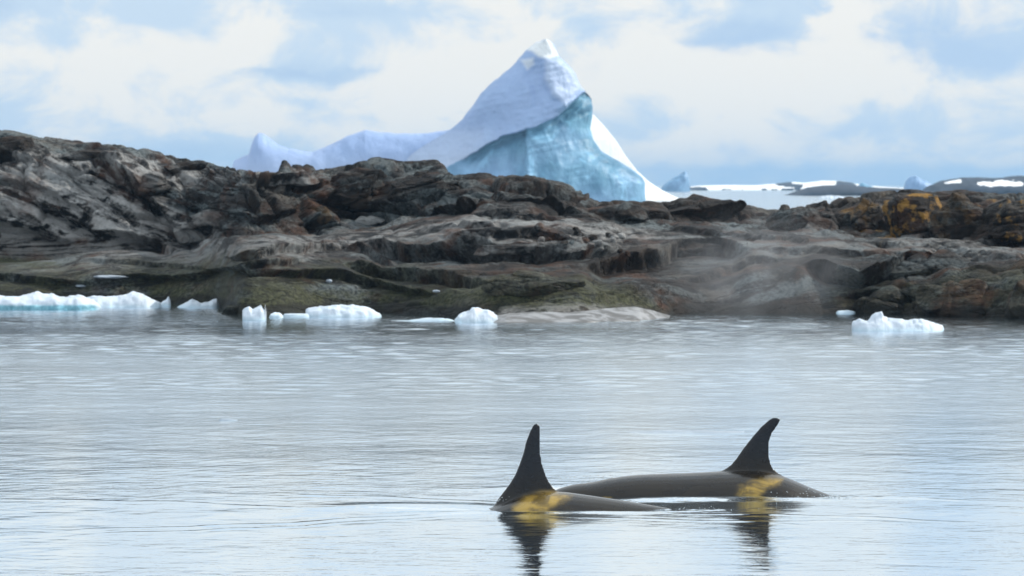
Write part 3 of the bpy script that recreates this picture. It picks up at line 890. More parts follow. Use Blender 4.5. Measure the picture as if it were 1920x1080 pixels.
# ------------------------------------------------------------------ floating ice
def floe(name, label, prof, base, depth, seed, cat='ice floe', teal=0.0, group=None, ridge=0.35, rough=0.03, undercut=0.0, Y=None, parent=None, mat=None):
    """Floating piece of ice; prof is its top outline (px, py), base the pixel row of its front waterline."""
    rng = np.random.RandomState(seed)
    Yf = Y if Y else sea_y(base)
    xs = np.array([p[0] for p in prof], float)
    nu, nv = 90, 44
    u = np.linspace(0, 1, nu)
    px = xs.min() + (xs.max() - xs.min()) * u
    hpx = base - interp(prof, px)
    s = Yf / FPX
    v = np.linspace(0, 1, nv)
    U, Vv = np.meshgrid(u, v)
    xw = (px - 960) * s
    half = np.sqrt(np.clip(1 - (2 * u - 1) ** 4, 0, 1)) * 0.9 + 0.1
    X = np.repeat(xw[None], nv, 0)
    n1 = fbm(np.stack([X * 1.6, 0 * X + seed, 0 * X], -1), 3)
    Yy = Yf + depth * (0.5 + (Vv - 0.5) * half[None, :] + 0.12 * n1)
    H = np.repeat((hpx * s)[None], nv, 0)
    front = sstep(Vv, 0.0, 0.16)
    crest = 0.55 + 0.45 * np.exp(-((Vv - ridge) / 0.2) ** 2)
    Z = H * front ** 0.6 * crest * (1 - sstep(Vv, 0.75, 1.0))
    P = np.stack([X, Yy, Z], -1)
    nz = 0.55 * fbm(P * 2.6 + seed, 4, 0.55) + 0.5 * fbm(P * 1.9 + seed + 3, 3, 0.5, True) - 0.1
    wr = worley(P * 2.6 + seed)
    Z = Z * (0.86 + 0.26 * nz) + rough * (nz + 1.5 * (wr[2] - 0.5) - 0.3 * np.exp(-((wr[1] - wr[0]) / 0.08) ** 2)) * sstep(Z, 0.0, 0.08)
    Yy = Yy + 0.10 * fbm(P * 3.0 + 9 + seed, 3) * sstep(Z, 0, 0.1) + undercut * np.exp(-(Z / 0.1) ** 2) * (1 - sstep(Vv, 0.1, 0.3))
    Z = Z - 0.03
    # wall down into the water all round
    top = np.stack([X, Yy, Z], -1)
    ring_i = np.concatenate([[(0, j) for j in range(nu)], [(i, nu - 1) for i in range(1, nv)], [(nv - 1, j) for j in range(nu - 2, -1, -1)],
                             [(i, 0) for i in range(nv - 2, 0, -1)]])
    ring = top[ring_i[:, 0], ring_i[:, 1]].copy()
    ring[:, 2] = -0.35
    V = np.concatenate([top.reshape(-1, 3), ring])
    F = list(map(tuple, grid_faces(nv, nu)))
    off = nv * nu
    m_ = len(ring)
    idx = ring_i[:, 0] * nu + ring_i[:, 1]
    for k in range(m_):
        k2 = (k + 1) % m_
        F.append((idx[k2], idx[k], off + k, off + k2))
    zz = V[:, 2]
    blue = teal * sstep(0.15 - zz, 0.0, 0.08) * (1 - sstep(V[:, 1], Yf + depth * 0.2, Yf + depth * 0.4)) + 0.10 + 0.28 * sstep(0.12 - zz, 0.0, 0.12)  # teal foot is ice colour; the bluer low sides are painted shade
    c = np.array([xw.mean(), Yf + depth * 0.5, 0.0])
    o = new_mesh(name, V - c, np.array(F), mat or M_FLOE, True, dict(blue=blue, snow=0 * blue), parent)
    o.location = c
    return tag(o, label, cat, group)


M_SNOW_POOL = mat_ice('old_snow_pool', (0.33, 0.38, 0.44), (0.30, 0.36, 0.42), (0.20, 0.25, 0.30), 0.03, 4.0)
G = 'ice pieces afloat along the shore'
floe('ice_floe', 'long white floe with teal waterline at the left frame edge', [(-60, 556), (0, 552), (30, 551), (50, 545), (62, 543), (75, 547), (95, 549), (108, 556),
     (125, 551), (140, 550), (155, 556), (170, 562), (180, 570), (184, 580)], 581, 1.8, 1, teal=0.95, group=G, undercut=0.12)
floe('ice_floe', 'white floe with a tall pointed hump behind the teal-edged floe', [(150, 560), (172, 552), (190, 553), (215, 553), (235, 549), (248, 543), (258, 544),
     (268, 550), (280, 556), (296, 566), (299, 575)], 576, 1.4, 2, group=G)
floe('ice_floe', 'tiny upright ice fin next to the pointed floe', [(297, 570), (303, 564), (310, 559), (315, 552), (318, 560), (319, 573)], 574, 0.4, 3, group=G, rough=0.02)
floe('ice_floe', 'winged white floe drifting with raised tip beside the dark rock', [(329, 575), (340, 569), (350, 564), (358, 557), (366, 561), (376, 566), (388, 563), (398, 558), (405, 557), (407, 562), (409, 575)], 577, 0.8, 4, group=G, rough=0.02)
floe('ice_floe', 'narrow floe with two upright horns at the foot of the dark rock', [(453, 578), (456, 575), (462, 573), (466, 571), (472, 575), (480, 571), (488, 567), (496, 565),
     (498, 572), (495, 580), (497, 598)], 600, 0.6, 5, group=G, rough=0.02)
floe('ice_floe', 'small low lump of ice joined by a flat strip', [(503, 594), (507, 586), (515, 583), (522, 584), (528, 588), (531, 594)], 596, 0.4, 6, group=G, rough=0.015)
floe('ice_floe', 'thin flat strip of ice between the small lump and the big loaf floe', [(529, 591), (533, 586), (555, 585), (577, 586), (580, 592)], 595, 0.4, 7, group=G, rough=0.01)
floe('ice_floe', 'wide loaf-shaped white floe in front of the mossy ledges', [(571, 578), (576, 574), (590, 573), (605, 573), (620, 570), (632, 567), (645, 569), (660, 570), (675, 572),
     (690, 574), (700, 578), (708, 583), (714, 592)], 595, 1.1, 8, group=G)
floe('ice_floe', 'thin broken ice strip touching the spiky floe', [(720, 600.5), (740, 599), (765, 598), (790, 596), (812, 594.5), (830, 594), (845, 597), (853, 600)], 602, 0.5, 9, group=G, rough=0.02)
floe('ice_floe', 'spiky crowned white floe with reflection before the pale apron', [(852, 597), (858, 589), (868, 585), (878, 580), (884, 573), (890, 570), (897, 575), (905, 578), (915, 577),
     (925, 582), (932, 590), (934, 600)], 605, 1.0, 10, group=G)
floe('ice_floe', 'lumpy solitary white floe under the brown wedge boulder', [(1602, 605), (1603, 600), (1615, 594), (1630, 597), (1638, 590), (1645, 585), (1657, 584), (1660, 592),
     (1675, 595), (1690, 597), (1705, 599), (1718, 594), (1730, 594), (1745, 601), (1762, 603), (1773, 606), (1776, 616)], 620, 1.2, 11, group=G)
floe('ice_floe', 'small flat ice plate floating close to the lumpy solitary floe', [(1569, 584), (1572, 581), (1590, 580), (1604, 582), (1606, 585)], 588, 0.4, 12, group=G, rough=0.01)
floe('ice_floe', 'nearly sunken thin sheet of ice behind the whales', [(1165, 808), (1200, 806), (1260, 804.5), (1330, 805), (1385, 806.5), (1400, 808)], 814, 0.9, 13, rough=0.004, mat=M_SNOW_POOL)
floe('ice_floe', 'tiny sliver of ice alone on the open water', [(409, 783), (414, 781), (430, 781), (444, 783)], 789, 0.2, 14, rough=0.004, mat=M_SNOW_POOL)


def snow_pool_patch(label, px, py, hw, hh, seed):
    rng = np.random.RandomState(seed)
    Y = shore_depth(px, py)
    s = Y / FPX
    V, F = ICO[4]
    P = V * np.array([hw * s, hw * s * 0.8, hh * s * 0.8])
    c = at(px, py, Y + hw * s * 0.25)
    P = P * (1 + 0.35 * fbm(V * 2.0 + seed, 3))[:, None]
    o = new_mesh('snow_pool_patch', P, F, M_SNOW_POOL, True, dict(blue=np.full(len(P), 0.12), snow=np.zeros(len(P))))
    o.location = c
    return tag(o, label, 'snow patch')


snow_pool_patch('oval wet pool on the green ledge, its sky reflection painted pale', 208, 519, 32, 4, 1)  # wet pool; its pale sky reflection is put into the colour
snow_pool_patch('small scrap of snow on the mossy rock above the loaf floe', 617, 527, 6, 4, 2)
snow_pool_patch('tiny scrap of snow on the ledge above the spiky floe', 818, 546, 7, 3, 3)
snow_pool_patch('thin scrap of ice at the edge of the ledge over the pointed floe', 152, 536, 10, 3, 4)


def make_apron():
    """Thin foot of old ice and brash that lies on the sloping rock at the waterline."""
    nu, nv = 120, 30
    px = np.linspace(890, 1256, nu)
    u = np.linspace(0, 1, nu)
    topy = interp([(890, 596), (940, 590), (1000, 584), (1060, 586), (1110, 582), (1150, 577), (1190, 575), (1225, 582), (1256, 592)], px)
    boty = interp([(890, 603), (950, 606), (1100, 604), (1200, 601), (1256, 595)], px)
    V_ = np.linspace(0, 1, nv)[:, None]
    Yb = sea_y(boty)[None]
    Yt = Yb + 1.1
    top = at_np(px, topy, Yt[0])
    bot = at_np(px, boty, Yb[0])
    P = bot[None] * (1 - V_[..., None]) + top[None] * V_[..., None]
    P[..., 2] += 0.02 * np.sin(np.pi * V_) + 0.018 * fbm(P * 2.5, 4, 0.55) + 0.004 * (worley(P * 2.2)[2] - 0.5)
    back = P[-1].copy()
    back[:, 1] += 0.8
    back[:, 2] -= 0.25
    front = P[0].copy()
    front[:, 2] = -0.3
    P = np.concatenate([front[None], P, back[None]])
    o = new_mesh('ice_apron', P, grid_faces(*P.shape[:2]), M_APRON, True, dict(blue=np.zeros(P.shape[:2]), snow=np.zeros(P.shape[:2])))
    tag(o, 'pale streaked apron of ice on the rock at the water below the long boulder', 'ice')


def mat_apron():
    m, t = new_mat('apron_ice')
    geo = t.node('ShaderNodeNewGeometry').outputs['Position']
    n = t.noise(t.vscale(geo, (1.0, 1.5, 4.0)), 1.6, 7.0, 0.65, 0.6)
    c = t.mix(t.ramp(n, 0.42, 0.60), (0.085, 0.082, 0.078), (0.25, 0.253, 0.26))
    p = t.node('ShaderNodeBsdfPrincipled', {'Base Color': c, 'Roughness': 0.5})
    t.node('ShaderNodeOutputMaterial', {'Surface': p.outputs[0]})
    return m


M_APRON = mat_apron()
make_apron()


# ------------------------------------------------------------------ the big iceberg
BERG_Y = 700.0


def make_iceberg():
    s = BERG_Y / FPX
    base = at(900, 380, BERG_Y)
    root = empty('iceberg', (base[0], BERG_Y, 0))
    tag(root, 'tall peaked blue and white iceberg rising behind the rocky shore', 'iceberg')
    loc = np.array([base[0], BERG_Y, 0.0])

    def finish(name, P, F, attrs, mat=M_BERG):
        return new_mesh(name, P - loc, F, mat, True, attrs, root)

    # main peak: sections at pixel rows with left and right edge
    L = [(75, 1017), (80, 1004), (90, 992), (108, 975), (130, 955), (150, 930), (175, 900), (200, 885), (225, 866), (245, 842), (262, 812), (290, 770), (340, 730), (395, 700)]
    Rr = [(75, 1026), (80, 1034), (86, 1040), (104, 1046), (115, 1058), (128, 1071), (145, 1081), (165, 1091), (172, 1098), (185, 1108), (200, 1111), (215, 1110), (240, 1105),
          (262, 1112), (285, 1130), (302, 1160), (320, 1190), (333, 1204), (345, 1210), (395, 1212)]
    nv, nu = 230, 260
    py = 75 + (392 - 75) * np.linspace(0, 1, nv) ** 0.9
    xl, xr = interp(L, py), interp(Rr, py)
    a = np.linspace(0, 1, nu)
    a = 0.5 - 0.5 * np.cos(np.pi * a)
    PX = xl[:, None] + (xr - xl)[:, None] * a[None]
    PY = np.repeat(py[:, None], nu, 1)
    hwid = (xr - xl)[:, None] * s
    q = 2 * a[None] - 1
    low = sstep(PY, 190, 262)
    bulge = np.sqrt(np.clip(1 - np.abs(q) ** 2.4, 0, 1))
    soft = np.clip(1 - np.abs(q) ** 1.3, 0, 1) ** 1.25                   # thin sweep of ice running out to the left
    bulge = np.where(q < 0, bulge * (1 - low) + soft * low, bulge)
    hgt = (PY - 75) / 317.0
    D = bulge * (1.2 + 9.0 * hgt)                                        # metres towards the camera
    bx = np.array([(780, 340), (820, 322), (858, 301), (870, 297), (900, 281), (925, 266), (942, 256), (962, 251), (985, 243), (1010, 236), (1030, 226), (1046, 219), (1060, 206),
                   (1075, 190), (1090, 176), (1112, 166), (1300, 150)], float)
    bnd = np.interp(PX, bx[:, 0], bx[:, 1])
    Q = np.stack([PX * s, 0 * PX, PY * s], -1)
    bnd = bnd + 4.0 * fbm(Q * 0.45, 3) + 1.5 * fbm(Q * 1.6, 2)
    below = sstep(PY - bnd, -1.5, 3.0)
    # the upper shell overhangs the melted blue face
    D = D + (1 - below) * 1.7 * sstep(PX, 850, 930)
    D = D - below * 1.3 * np.exp(-((PY - bnd - 8) / 12.0) ** 2) * sstep(PX, 850, 900)
    # two facets of the blue face meet in an edge
    edge = 985 + 0.03 * (PY - 240) + 3 * fbm(Q * 0.3 + 3, 2)
    D = D + below * (1.6 * np.exp(-np.abs(PX - edge - 4) / 40.0) * np.where(PX > edge, 1.0, 0.25))
    # scallops, flutes and broad facets
    w = worley(Q * np.array([0.20, 1, 0.14]) + 2.0)
    D = D + below * (1.3 * (w[0] - 0.5)) * bulge
    D = D + below * 0.35 * fbm(Q * np.array([0.45, 1, 0.3]), 3) * bulge
    D = D + (1 - below) * (1.0 * fbm(Q * 0.14 + 5, 3) + 0.25 * fbm(Q * 0.7, 3)) * bulge
    lay_ = PY + 0.22 * PX + 5 * fbm(Q * 0.12 + 9, 2)
    D = D + (0.045 * np.sin(lay_ * 0.55) + 0.02 * np.sin(lay_ * 1.3 + 1)) * bulge * sstep(fbm(Q * 0.2 + 1, 2), -0.2, 0.3)
    # right upper face stands a little proud; side light is painted paler on it
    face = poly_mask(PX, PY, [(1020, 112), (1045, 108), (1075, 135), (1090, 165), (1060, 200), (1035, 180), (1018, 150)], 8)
    D = D + face * 0.9 - 0.8 * poly_mask(PX, PY, [(985, 125), (1015, 115), (1030, 170), (1000, 200)], 12)
    # ledges near the right shoulder
    for (y0, x0, x1, d) in ((205, 1040, 1110, 0.9), (225, 1060, 1110, -0.9), (300, 1105, 1210, -0.8), (318, 1150, 1210, 0.6)):
        D = D + d * np.exp(-((PY - y0 - 0.35 * (x0 - PX)) / 6.0) ** 2) * sstep(PX, x0 - 10, x0 + 15) * bulge
    Pf = at_np(PX, PY, BERG_Y + 0 * PX)
    Pf[..., 1] = BERG_Y - D
    Pb = at_np(PX[:, ::-1], PY, BERG_Y + 0 * PX)
    Pb[..., 1] = BERG_Y + (bulge * (1.0 + 11 * hgt))[:, ::-1] + 0.6 * fbm(Q * 0.2 + 8, 3)
    P = np.concatenate([Pf, Pb[:, 1:-1]], 1)
    P[-1, :, 2] = -1.0
    # small irregularities of the outline
    P[..., 0] += 0.35 * fbm(P * 0.35 + 1.5, 3)
    P[..., 2] += 0.25 * fbm(P * 0.5 + 6.5, 2) * (P[..., 2] > 0.5)
    blue_f = below * (0.78 + 0.25 * fbm(Q * 0.16 + 4, 3))
    streak = poly_mask(PX, PY, [(1040, 200), (1108, 172), (1112, 240), (1085, 250), (1060, 235)], 8)
    blue_f = np.clip(blue_f + 0.25 * streak, 0, 1)
    pale_f = poly_mask(PX, PY, [(860, 310), (985, 300), (1000, 345), (1180, 390), (860, 390)], 25)
    blue_f = blue_f * (1 - 0.35 * pale_f)
    blue_f = np.maximum(blue_f, 0.10 * (1 - below))
    snow_light_f = np.maximum(poly_mask(PX, PY, [(985, 92), (1005, 76), (1030, 74), (1046, 105), (1030, 112), (1008, 108), (1000, 100)], 5),
                        poly_mask(PX, PY, [(974, 113), (1000, 110), (1001, 122), (988, 131), (982, 124)], 5) * 0.7)
    snow_light_f = np.maximum(snow_light_f, 0.28 * face)  # side light on this face, painted through the snow tone
    snow_light_f = np.maximum(snow_light_f, (1 - below) * (0.06 + 0.20 * sstep(PY, 265, 330) + 0.16 * sstep(PY, 225, 260) * sstep(960 - PX, 0, 90)))
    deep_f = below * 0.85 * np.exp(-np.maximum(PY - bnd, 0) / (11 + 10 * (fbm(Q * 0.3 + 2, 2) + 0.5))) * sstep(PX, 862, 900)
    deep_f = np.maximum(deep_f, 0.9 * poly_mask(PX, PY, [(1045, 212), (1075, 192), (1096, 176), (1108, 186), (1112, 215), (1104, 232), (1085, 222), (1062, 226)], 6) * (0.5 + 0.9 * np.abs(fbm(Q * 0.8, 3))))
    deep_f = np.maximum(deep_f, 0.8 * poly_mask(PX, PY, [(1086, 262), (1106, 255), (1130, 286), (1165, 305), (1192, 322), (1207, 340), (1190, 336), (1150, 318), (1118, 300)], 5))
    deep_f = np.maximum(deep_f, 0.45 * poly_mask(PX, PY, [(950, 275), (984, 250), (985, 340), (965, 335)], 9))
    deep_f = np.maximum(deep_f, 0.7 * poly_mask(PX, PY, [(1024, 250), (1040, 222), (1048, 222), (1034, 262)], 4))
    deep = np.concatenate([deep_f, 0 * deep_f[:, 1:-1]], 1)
    blue = np.concatenate([blue_f, 0.1 + 0 * blue_f[:, 1:-1]], 1)
    snow = np.concatenate([snow_light_f, 0.3 + 0 * snow_light_f[:, 1:-1]], 1)
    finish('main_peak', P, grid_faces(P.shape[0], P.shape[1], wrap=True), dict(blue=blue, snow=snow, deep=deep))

    # low smooth part stretching away from the peak
    T = [(430, 392), (434, 318), (437, 300), (450, 294), (465, 290), (471, 268), (477, 255), (484, 249), (493, 251), (505, 260), (520, 271), (540, 279), (560, 283), (585, 285), (605, 278),
         (630, 265), (655, 253), (685, 243), (710, 247), (740, 250), (780, 250), (805, 249), (830, 246), (850, 241), (866, 236), (880, 250), (895, 285), (910, 392)]
    nx, nz = 240, 60
    px = np.linspace(430, 910, nx)
    tp = interp(T, px)
    k = np.linspace(0, np.pi, nz)[:, None]                                # from front foot over the ridge to the back foot
    zf = np.sin(k) ** 0.8
    dep = (-np.cos(k)) * interp([(430, 4), (600, 6), (780, 5), (840, 4), (880, 3), (930, 2)], px)[None]
    PX2 = np.repeat(px[None], nz, 0)
    PYr = 392 + (tp[None] - 392) * zf
    P = at_np(PX2, PYr, BERG_Y + 2.0 + 0 * PX2)
    P[..., 1] = BERG_Y + 4.0 + dep
    P[..., 1] -= 1.2 * fbm(P * np.array([0.12, 0.05, 0.12]), 4) * np.sin(k)
    P[..., 2] += 0.3 * fbm(P * 0.3, 3) * (zf > 0.2)
    P[0, :, 2] = P[-1, :, 2] = -1.0
    blue = 0.16 * sstep(PYr, 240, 330) * 0 + 0.06 + 0.0 * PYr
    snow = 0.03 + 0.16 * sstep(PYr, 270, 330)
    finish('low_shoulder', P, grid_faces(nz, nx), dict(blue=blue, snow=snow))

    # sunlit snow slope behind the right shoulder
    py = np.linspace(160, 392, 90)
    xr = interp([(160, 1086), (170, 1093), (190, 1102), (213, 1113), (235, 1135), (262, 1158), (290, 1176), (320, 1200), (340, 1222), (355, 1245), (366, 1266), (376, 1290), (392, 1300)], py)
    xl = interp([(160, 1080), (200, 1060), (392, 1000)], py)
    nu = 50
    a = np.linspace(0, 1, nu)
    PX = xl[:, None] + (xr - xl)[:, None] * a[None]
    PY = np.repeat(py[:, None], nu, 1)
    h = (PY - 160) / 232.0
    Pf = at_np(PX, PY, BERG_Y + 0 * PX)
    Pf[..., 1] = BERG_Y - 1.0 + 17.0 * a[None] * (0.25 + h) + 0.4 * fbm(Pf * 0.2, 3)
    Pb = at_np(PX[:, ::-1], PY, BERG_Y + 0 * PX)
    Pb[..., 1] = BERG_Y + 10.0 + 16 * h
    P = np.concatenate([Pf, Pb], 1)
    P[-1, :, 2] = -1.0
    finish('snow_slope', P, grid_faces(P.shape[0], P.shape[1], wrap=True), dict(blue=np.zeros(P.shape[:2]), snow=np.ones(P.shape[:2])))


make_iceberg()


def small_berg(label, prof, base_py, Y, depth, seed, blue):
    nx, nz = 60, 30
    xs = np.array([p[0] for p in prof])
    px = np.linspace(xs.min(), xs.max(), nx)
    tp = interp(prof, px)
    k = np.linspace(0, np.pi, nz)[:, None]
    zf = np.sin(k) ** 0.7
    PX = np.repeat(px[None], nz, 0)
    P = at_np(PX, base_py + (tp[None] - base_py) * zf, Y + 0 * PX)
    P[..., 1] = Y - np.cos(k) * depth * (0.3 + 0.7 * np.sin(np.pi * (PX - xs.min()) / (np.ptp(xs))))
    P[..., 1] -= depth * 0.6 * fbm(P * 0.2 + seed, 4, 0.6) * np.sin(k)
    P[0, :, 2] = P[-1, :, 2] = -1.0
    c = np.array([P[..., 0].mean(), Y, 0])
    o = new_mesh('small_iceberg', P - c, grid_faces(nz, nx), M_BERG, True, dict(blue=np.full(P.shape[:2], blue), snow=np.zeros(P.shape[:2])))
    o.location = c
    tag(o, label, 'iceberg')


small_berg('small blue wedge iceberg right beside the big iceberg\'s snow slope', [(1238, 356), (1243, 347), (1255, 338), (1265, 331), (1277, 325), (1284, 320), (1289, 326), (1292, 340), (1294, 356)], 358, 1800.0, 6.0, 1, 0.55)
small_berg('faint pale blue iceberg next to the dark far island', [(1694, 356), (1698, 340), (1705, 332), (1716, 329), (1726, 335), (1738, 340), (1748, 346), (1756, 356)], 360, 1500.0, 5.0, 2, 0.35)
small_berg('tiny pointed iceberg between the low island and the faint pale iceberg', [(1606, 352), (1612, 345), (1617, 342), (1624, 346), (1636, 350), (1645, 354)], 357, 2000.0, 4.0, 3, 0.8)


def far_island(name, label, prof, Y, depth, seed, snowf):
    xs = np.array([p[0] for p in prof])
    base_py = HORIZON + CAM_H * FPX / Y
    nx, nz = 200, 36
    px = np.linspace(xs.min(), xs.max(), nx)
    tp = interp(prof, px)
    k = np.linspace(0, np.pi, nz)[:, None]
    zf = np.sin(k) ** 0.9
    PX = np.repeat(px[None], nz, 0)
    P = at_np(PX, base_py + (tp[None] - base_py) * zf, Y + 0 * PX)
    P[..., 1] = Y - np.cos(k) * depth
    H = P[..., 2].copy()
    amp = 0.16 * np.maximum(H, 0)
    P[..., 2] += amp * fbm(P * np.array([0.10, 0.03, 0.1]) * (1500.0 / Y) + seed, 4, 0.6)
    P[..., 1] -= depth * 0.3 * fbm(P * np.array([0.08, 0.02, 0.15]) + seed, 4, 0.6) * np.sin(k)
    P[0, :, 2] = P[-1, :, 2] = -1.0
    qx, qy = to_px(P)
    jit = np.stack([qx * 0.06, qy * 0.1, 0 * qx + seed], -1)
    sn = snowf(qx + 10 * fbm(jit, 3), qy + 5 * fbm(jit + 7, 3))
    o = new_mesh(name, P, grid_faces(nz, nx), M_FAR, True, dict(snow=sn))
    tag(o, label, kind='structure')


far_island('far_island', 'dark distant island with two snow fields at the frame edge',
           [(1738, 362), (1748, 348), (1765, 340), (1790, 335), (1806, 332), (1840, 334), (1880, 334), (1910, 330), (1950, 328), (2020, 330), (2100, 345), (2130, 362)], 1250.0, 30.0, 1,
           lambda x, y: np.maximum(poly_mask(x, y, [(1768, 341), (1802, 337), (1803, 343), (1775, 347)], 3.0), poly_mask(x, y, [(1832, 341), (1880, 338), (1918, 342), (1915, 349), (1838, 348)], 3.2)))
far_island('far_island', 'low dark distant island before the snowy coast',
           [(1478, 366), (1495, 358), (1515, 351), (1545, 347), (1575, 346), (1610, 349), (1650, 352), (1700, 355), (1760, 360), (1800, 366)], 1150.0, 20.0, 2, lambda x, y: 0 * x)
far_island('snowy_coast', 'white snow covered coast on the horizon',
           [(1270, 357), (1285, 352), (1310, 348), (1360, 347), (1420, 347), (1455, 344), (1480, 341), (1510, 343), (1540, 339), (1570, 339), (1590, 342), (1620, 348), (1680, 352), (1760, 355)], 2100.0, 60.0, 3,
           lambda x, y: 0.9 - 0.9 * poly_mask(x, y, [(1452, 344), (1478, 340), (1506, 346), (1500, 354), (1460, 348)], 1.2) - 0.9 * poly_mask(x, y, [(1570, 340), (1600, 342), (1612, 356), (1560, 350)], 2)
           - 0.7 * poly_mask(x, y, [(1340, 353.5), (1500, 353.5), (1500, 360), (1340, 360)], 1.0) * sstep(fbm(np.stack([x * 0.045, 0 * x, 0 * x], -1), 3), -0.05, 0.05) - 0.9 * poly_mask(x, y, [(1268, 352), (1322, 351), (1324, 362), (1268, 362)], 1.5))
floe('ice_floe', 'white strip of ice afloat before the low dark island', [(1535, 371), (1545, 368), (1560, 367), (1575, 368), (1585, 371)], 373, 6.0, 21, Y=900.0, rough=0.1)


# ------------------------------------------------------------------ killer whales
def loft(sections):
    P = np.array(sections)
    n, k, _ = P.shape
    F = [tuple(f) for f in grid_faces(n, k, wrap=True)]
    V = P.reshape(-1, 3)
    V = np.concatenate([V, P[0].mean(0)[None], P[-1].mean(0)[None]])
    c0, c1 = n * k, n * k + 1
    T = []
    for j in range(k):
        T.append((c0, (j + 1) % k, j))
        T.append((c1, (n - 1) * k + j, (n - 1) * k + (j + 1) % k))
    return V, F, T


def make_whale(label, Y, nose_x, length, top_pts, fin_rows, girth, saddle_poly, eye_poly, film):
    """One animal seen broadside, heading towards -x. top_pts: (px, py) of its back; fin_rows: (py, leading px, trailing px)."""
    s = Y / FPX
    z0 = HORIZON + CAM_H / s                          # pixel row of the water at its distance
    X = lambda px: (px - 960) * s
    Zp = lambda py: (z0 - py) * s
    n = 90
    st = np.linspace(0, 1, n)
    xs = nose_x + st * length
    tp = sorted([(X(a), Zp(b)) for a, b in top_pts])
    ztop = np.interp(xs, [a for a, _ in tp], [b for _, b in tp])
    ker = np.ones(5) / 5
    ztop = np.convolve(np.pad(ztop, 2, mode='edge'), ker, 'valid')
    h = girth * np.interp(st, [0, 0.03, 0.08, 0.16, 0.28, 0.42, 0.55, 0.7, 0.82, 0.92, 0.97, 1.0], [0.10, 0.30, 0.52, 0.72, 0.93, 1.0, 0.90, 0.66, 0.42, 0.24, 0.16, 0.05])
    w = h * np.interp(st, [0, 0.2, 0.5, 0.8, 1.0], [0.95, 0.98, 0.98, 0.75, 0.5])
    th = np.linspace(0, 2 * np.pi, 40, endpoint=False)
    secs = []
    for i in range(n):
        zc = ztop[i] - h[i]
        secs.append(np.stack([np.full(40, xs[i]), Y + w[i] * np.sin(th), zc + h[i] * np.cos(th)], -1))
    bm = bmesh.new()

    def add(V, F, T):
        vs_ = [bm.verts.new(v) for v in V]
        for f in F + T:
            try:
                bm.faces.new([vs_[i] for i in f])
            except ValueError:
                pass

    add(*loft(secs))
    # dorsal fin: aerofoil sections stacked upwards, flaring into the back
    rows = sorted(fin_rows)[::-1]                     # from the base upwards
    pyb, pyt = rows[0][0], rows[-1][0]
    lev = np.linspace(pyb, pyt, 60)
    r_ = np.array(sorted(fin_rows))
    le = np.interp(lev, r_[:, 0], r_[:, 1])
    tr = np.interp(lev, r_[:, 0], r_[:, 2])
    secs = []
    ang = np.linspace(0, 2 * np.pi, 32, endpoint=False)
    for py, a, b in zip(lev, le, tr):
        f = (pyb - py) / (pyb - pyt)
        cx = 0.5 * (1 - np.cos(ang))                  # 0 leading .. 1 trailing
        sgn = np.sign(np.sin(ang))
        prof = 9.5 * (0.2969 * np.sqrt(np.clip(cx, 0, 1)) - 0.126 * cx - 0.3516 * cx ** 2 + 0.2843 * cx ** 3 - 0.1015 * cx ** 4)
        tk = (0.052 + 0.14 * math.exp(-f / 0.07)) * (1 - 0.62 * f)
        secs.append(np.stack([X(a) + (X(b) - X(a)) * cx, Y + sgn * prof * tk, np.full(32, Zp(py))], -1))
    add(*loft(secs))
    # tail flukes and flippers (under water)
    xt = nose_x + length * 0.985
    zt = ztop[-1] - h[-1]
    for sg in (-1, 1):
        secs = []
        for f in np.linspace(0, 1, 8):
            ch = 0.55 * (1 - f) ** 0.7 + 0.06
            secs.append(np.stack([xt - 0.15 + 0.35 * f + ch * (0.5 - 0.5 * np.cos(ang)), Y + sg * (0.02 + 0.85 * f) + 0 * ang,
                                  zt - 0.05 + 0.05 * (1 - f) * np.sin(ang)], -1))
        add(*loft(secs))
        secs = []
        fx = nose_x + length * 0.25
        for f in np.linspace(0, 1, 8):
            ch = 0.45 * math.sqrt(max(1 - f ** 3, 0)) + 0.04
            i = int(0.27 * n)
            secs.append(np.stack([fx + 0.25 * f + ch * (0.5 - 0.5 * np.cos(ang)), Y + sg * (w[i] * 0.75 + 0.6 * f) + 0.03 * np.sin(ang),
                                  np.full(32, ztop[i] - h[i] * 1.5 - 0.35 * f)], -1))
        add(*loft(secs))
    bmesh.ops.recalc_face_normals(bm, faces=bm.faces[:])
    me = bpy.data.meshes.new('whale_shape')
    bm.to_mesh(me)
    bm.free()
    tmp = bpy.data.objects.new('whale_shape', me)
    COL.objects.link(tmp)
    md = tmp.modifiers.new('remesh', 'REMESH')
    md.mode = 'VOXEL'
    md.voxel_size = 0.0125
    sm = tmp.modifiers.new('smooth', 'SMOOTH')
    sm.factor = 0.5
    sm.iterations = 8
    dg = bpy.context.evaluated_depsgraph_get()
    me2 = bpy.data.meshes.new_from_object(tmp.evaluated_get(dg))
    bpy.data.objects.remove(tmp)
    bpy.data.meshes.remove(me)
    co = np.zeros(len(me2.vertices) * 3, np.float32)
    me2.vertices.foreach_get('co', co)
    co = co.reshape(-1, 3).astype(float)
    c = np.array([nose_x + length / 2, Y, 0.0])
    qx = 960 + co[:, 0] / s
    qy = z0 - co[:, 2] / s
    wob = 5 * fbm(co * 5.0, 3)
    finmask = sstep(np.interp(co[:, 0], xs, ztop) + 0.02 - co[:, 2], 0.10, -0.30)
    side = sstep(Y + 0.05 - co[:, 1], 0.0, 0.08)
    at_ = dict(fin=finmask, saddle=poly_mask(qx + wob, qy + wob * 0.5, saddle_poly, 13) * (0.35 + 0.65 * side) +
               (poly_mask(qx, qy, eye_poly, 3) if eye_poly else 0), film=film(qx, qy))
    for an, av in at_.items():
        a = me2.attributes.new(an, 'FLOAT', 'POINT')
        a.data.foreach_set('value', np.asarray(av, np.float32))
    me2.vertices.foreach_set('co', (co - c).astype(np.float32).ravel())
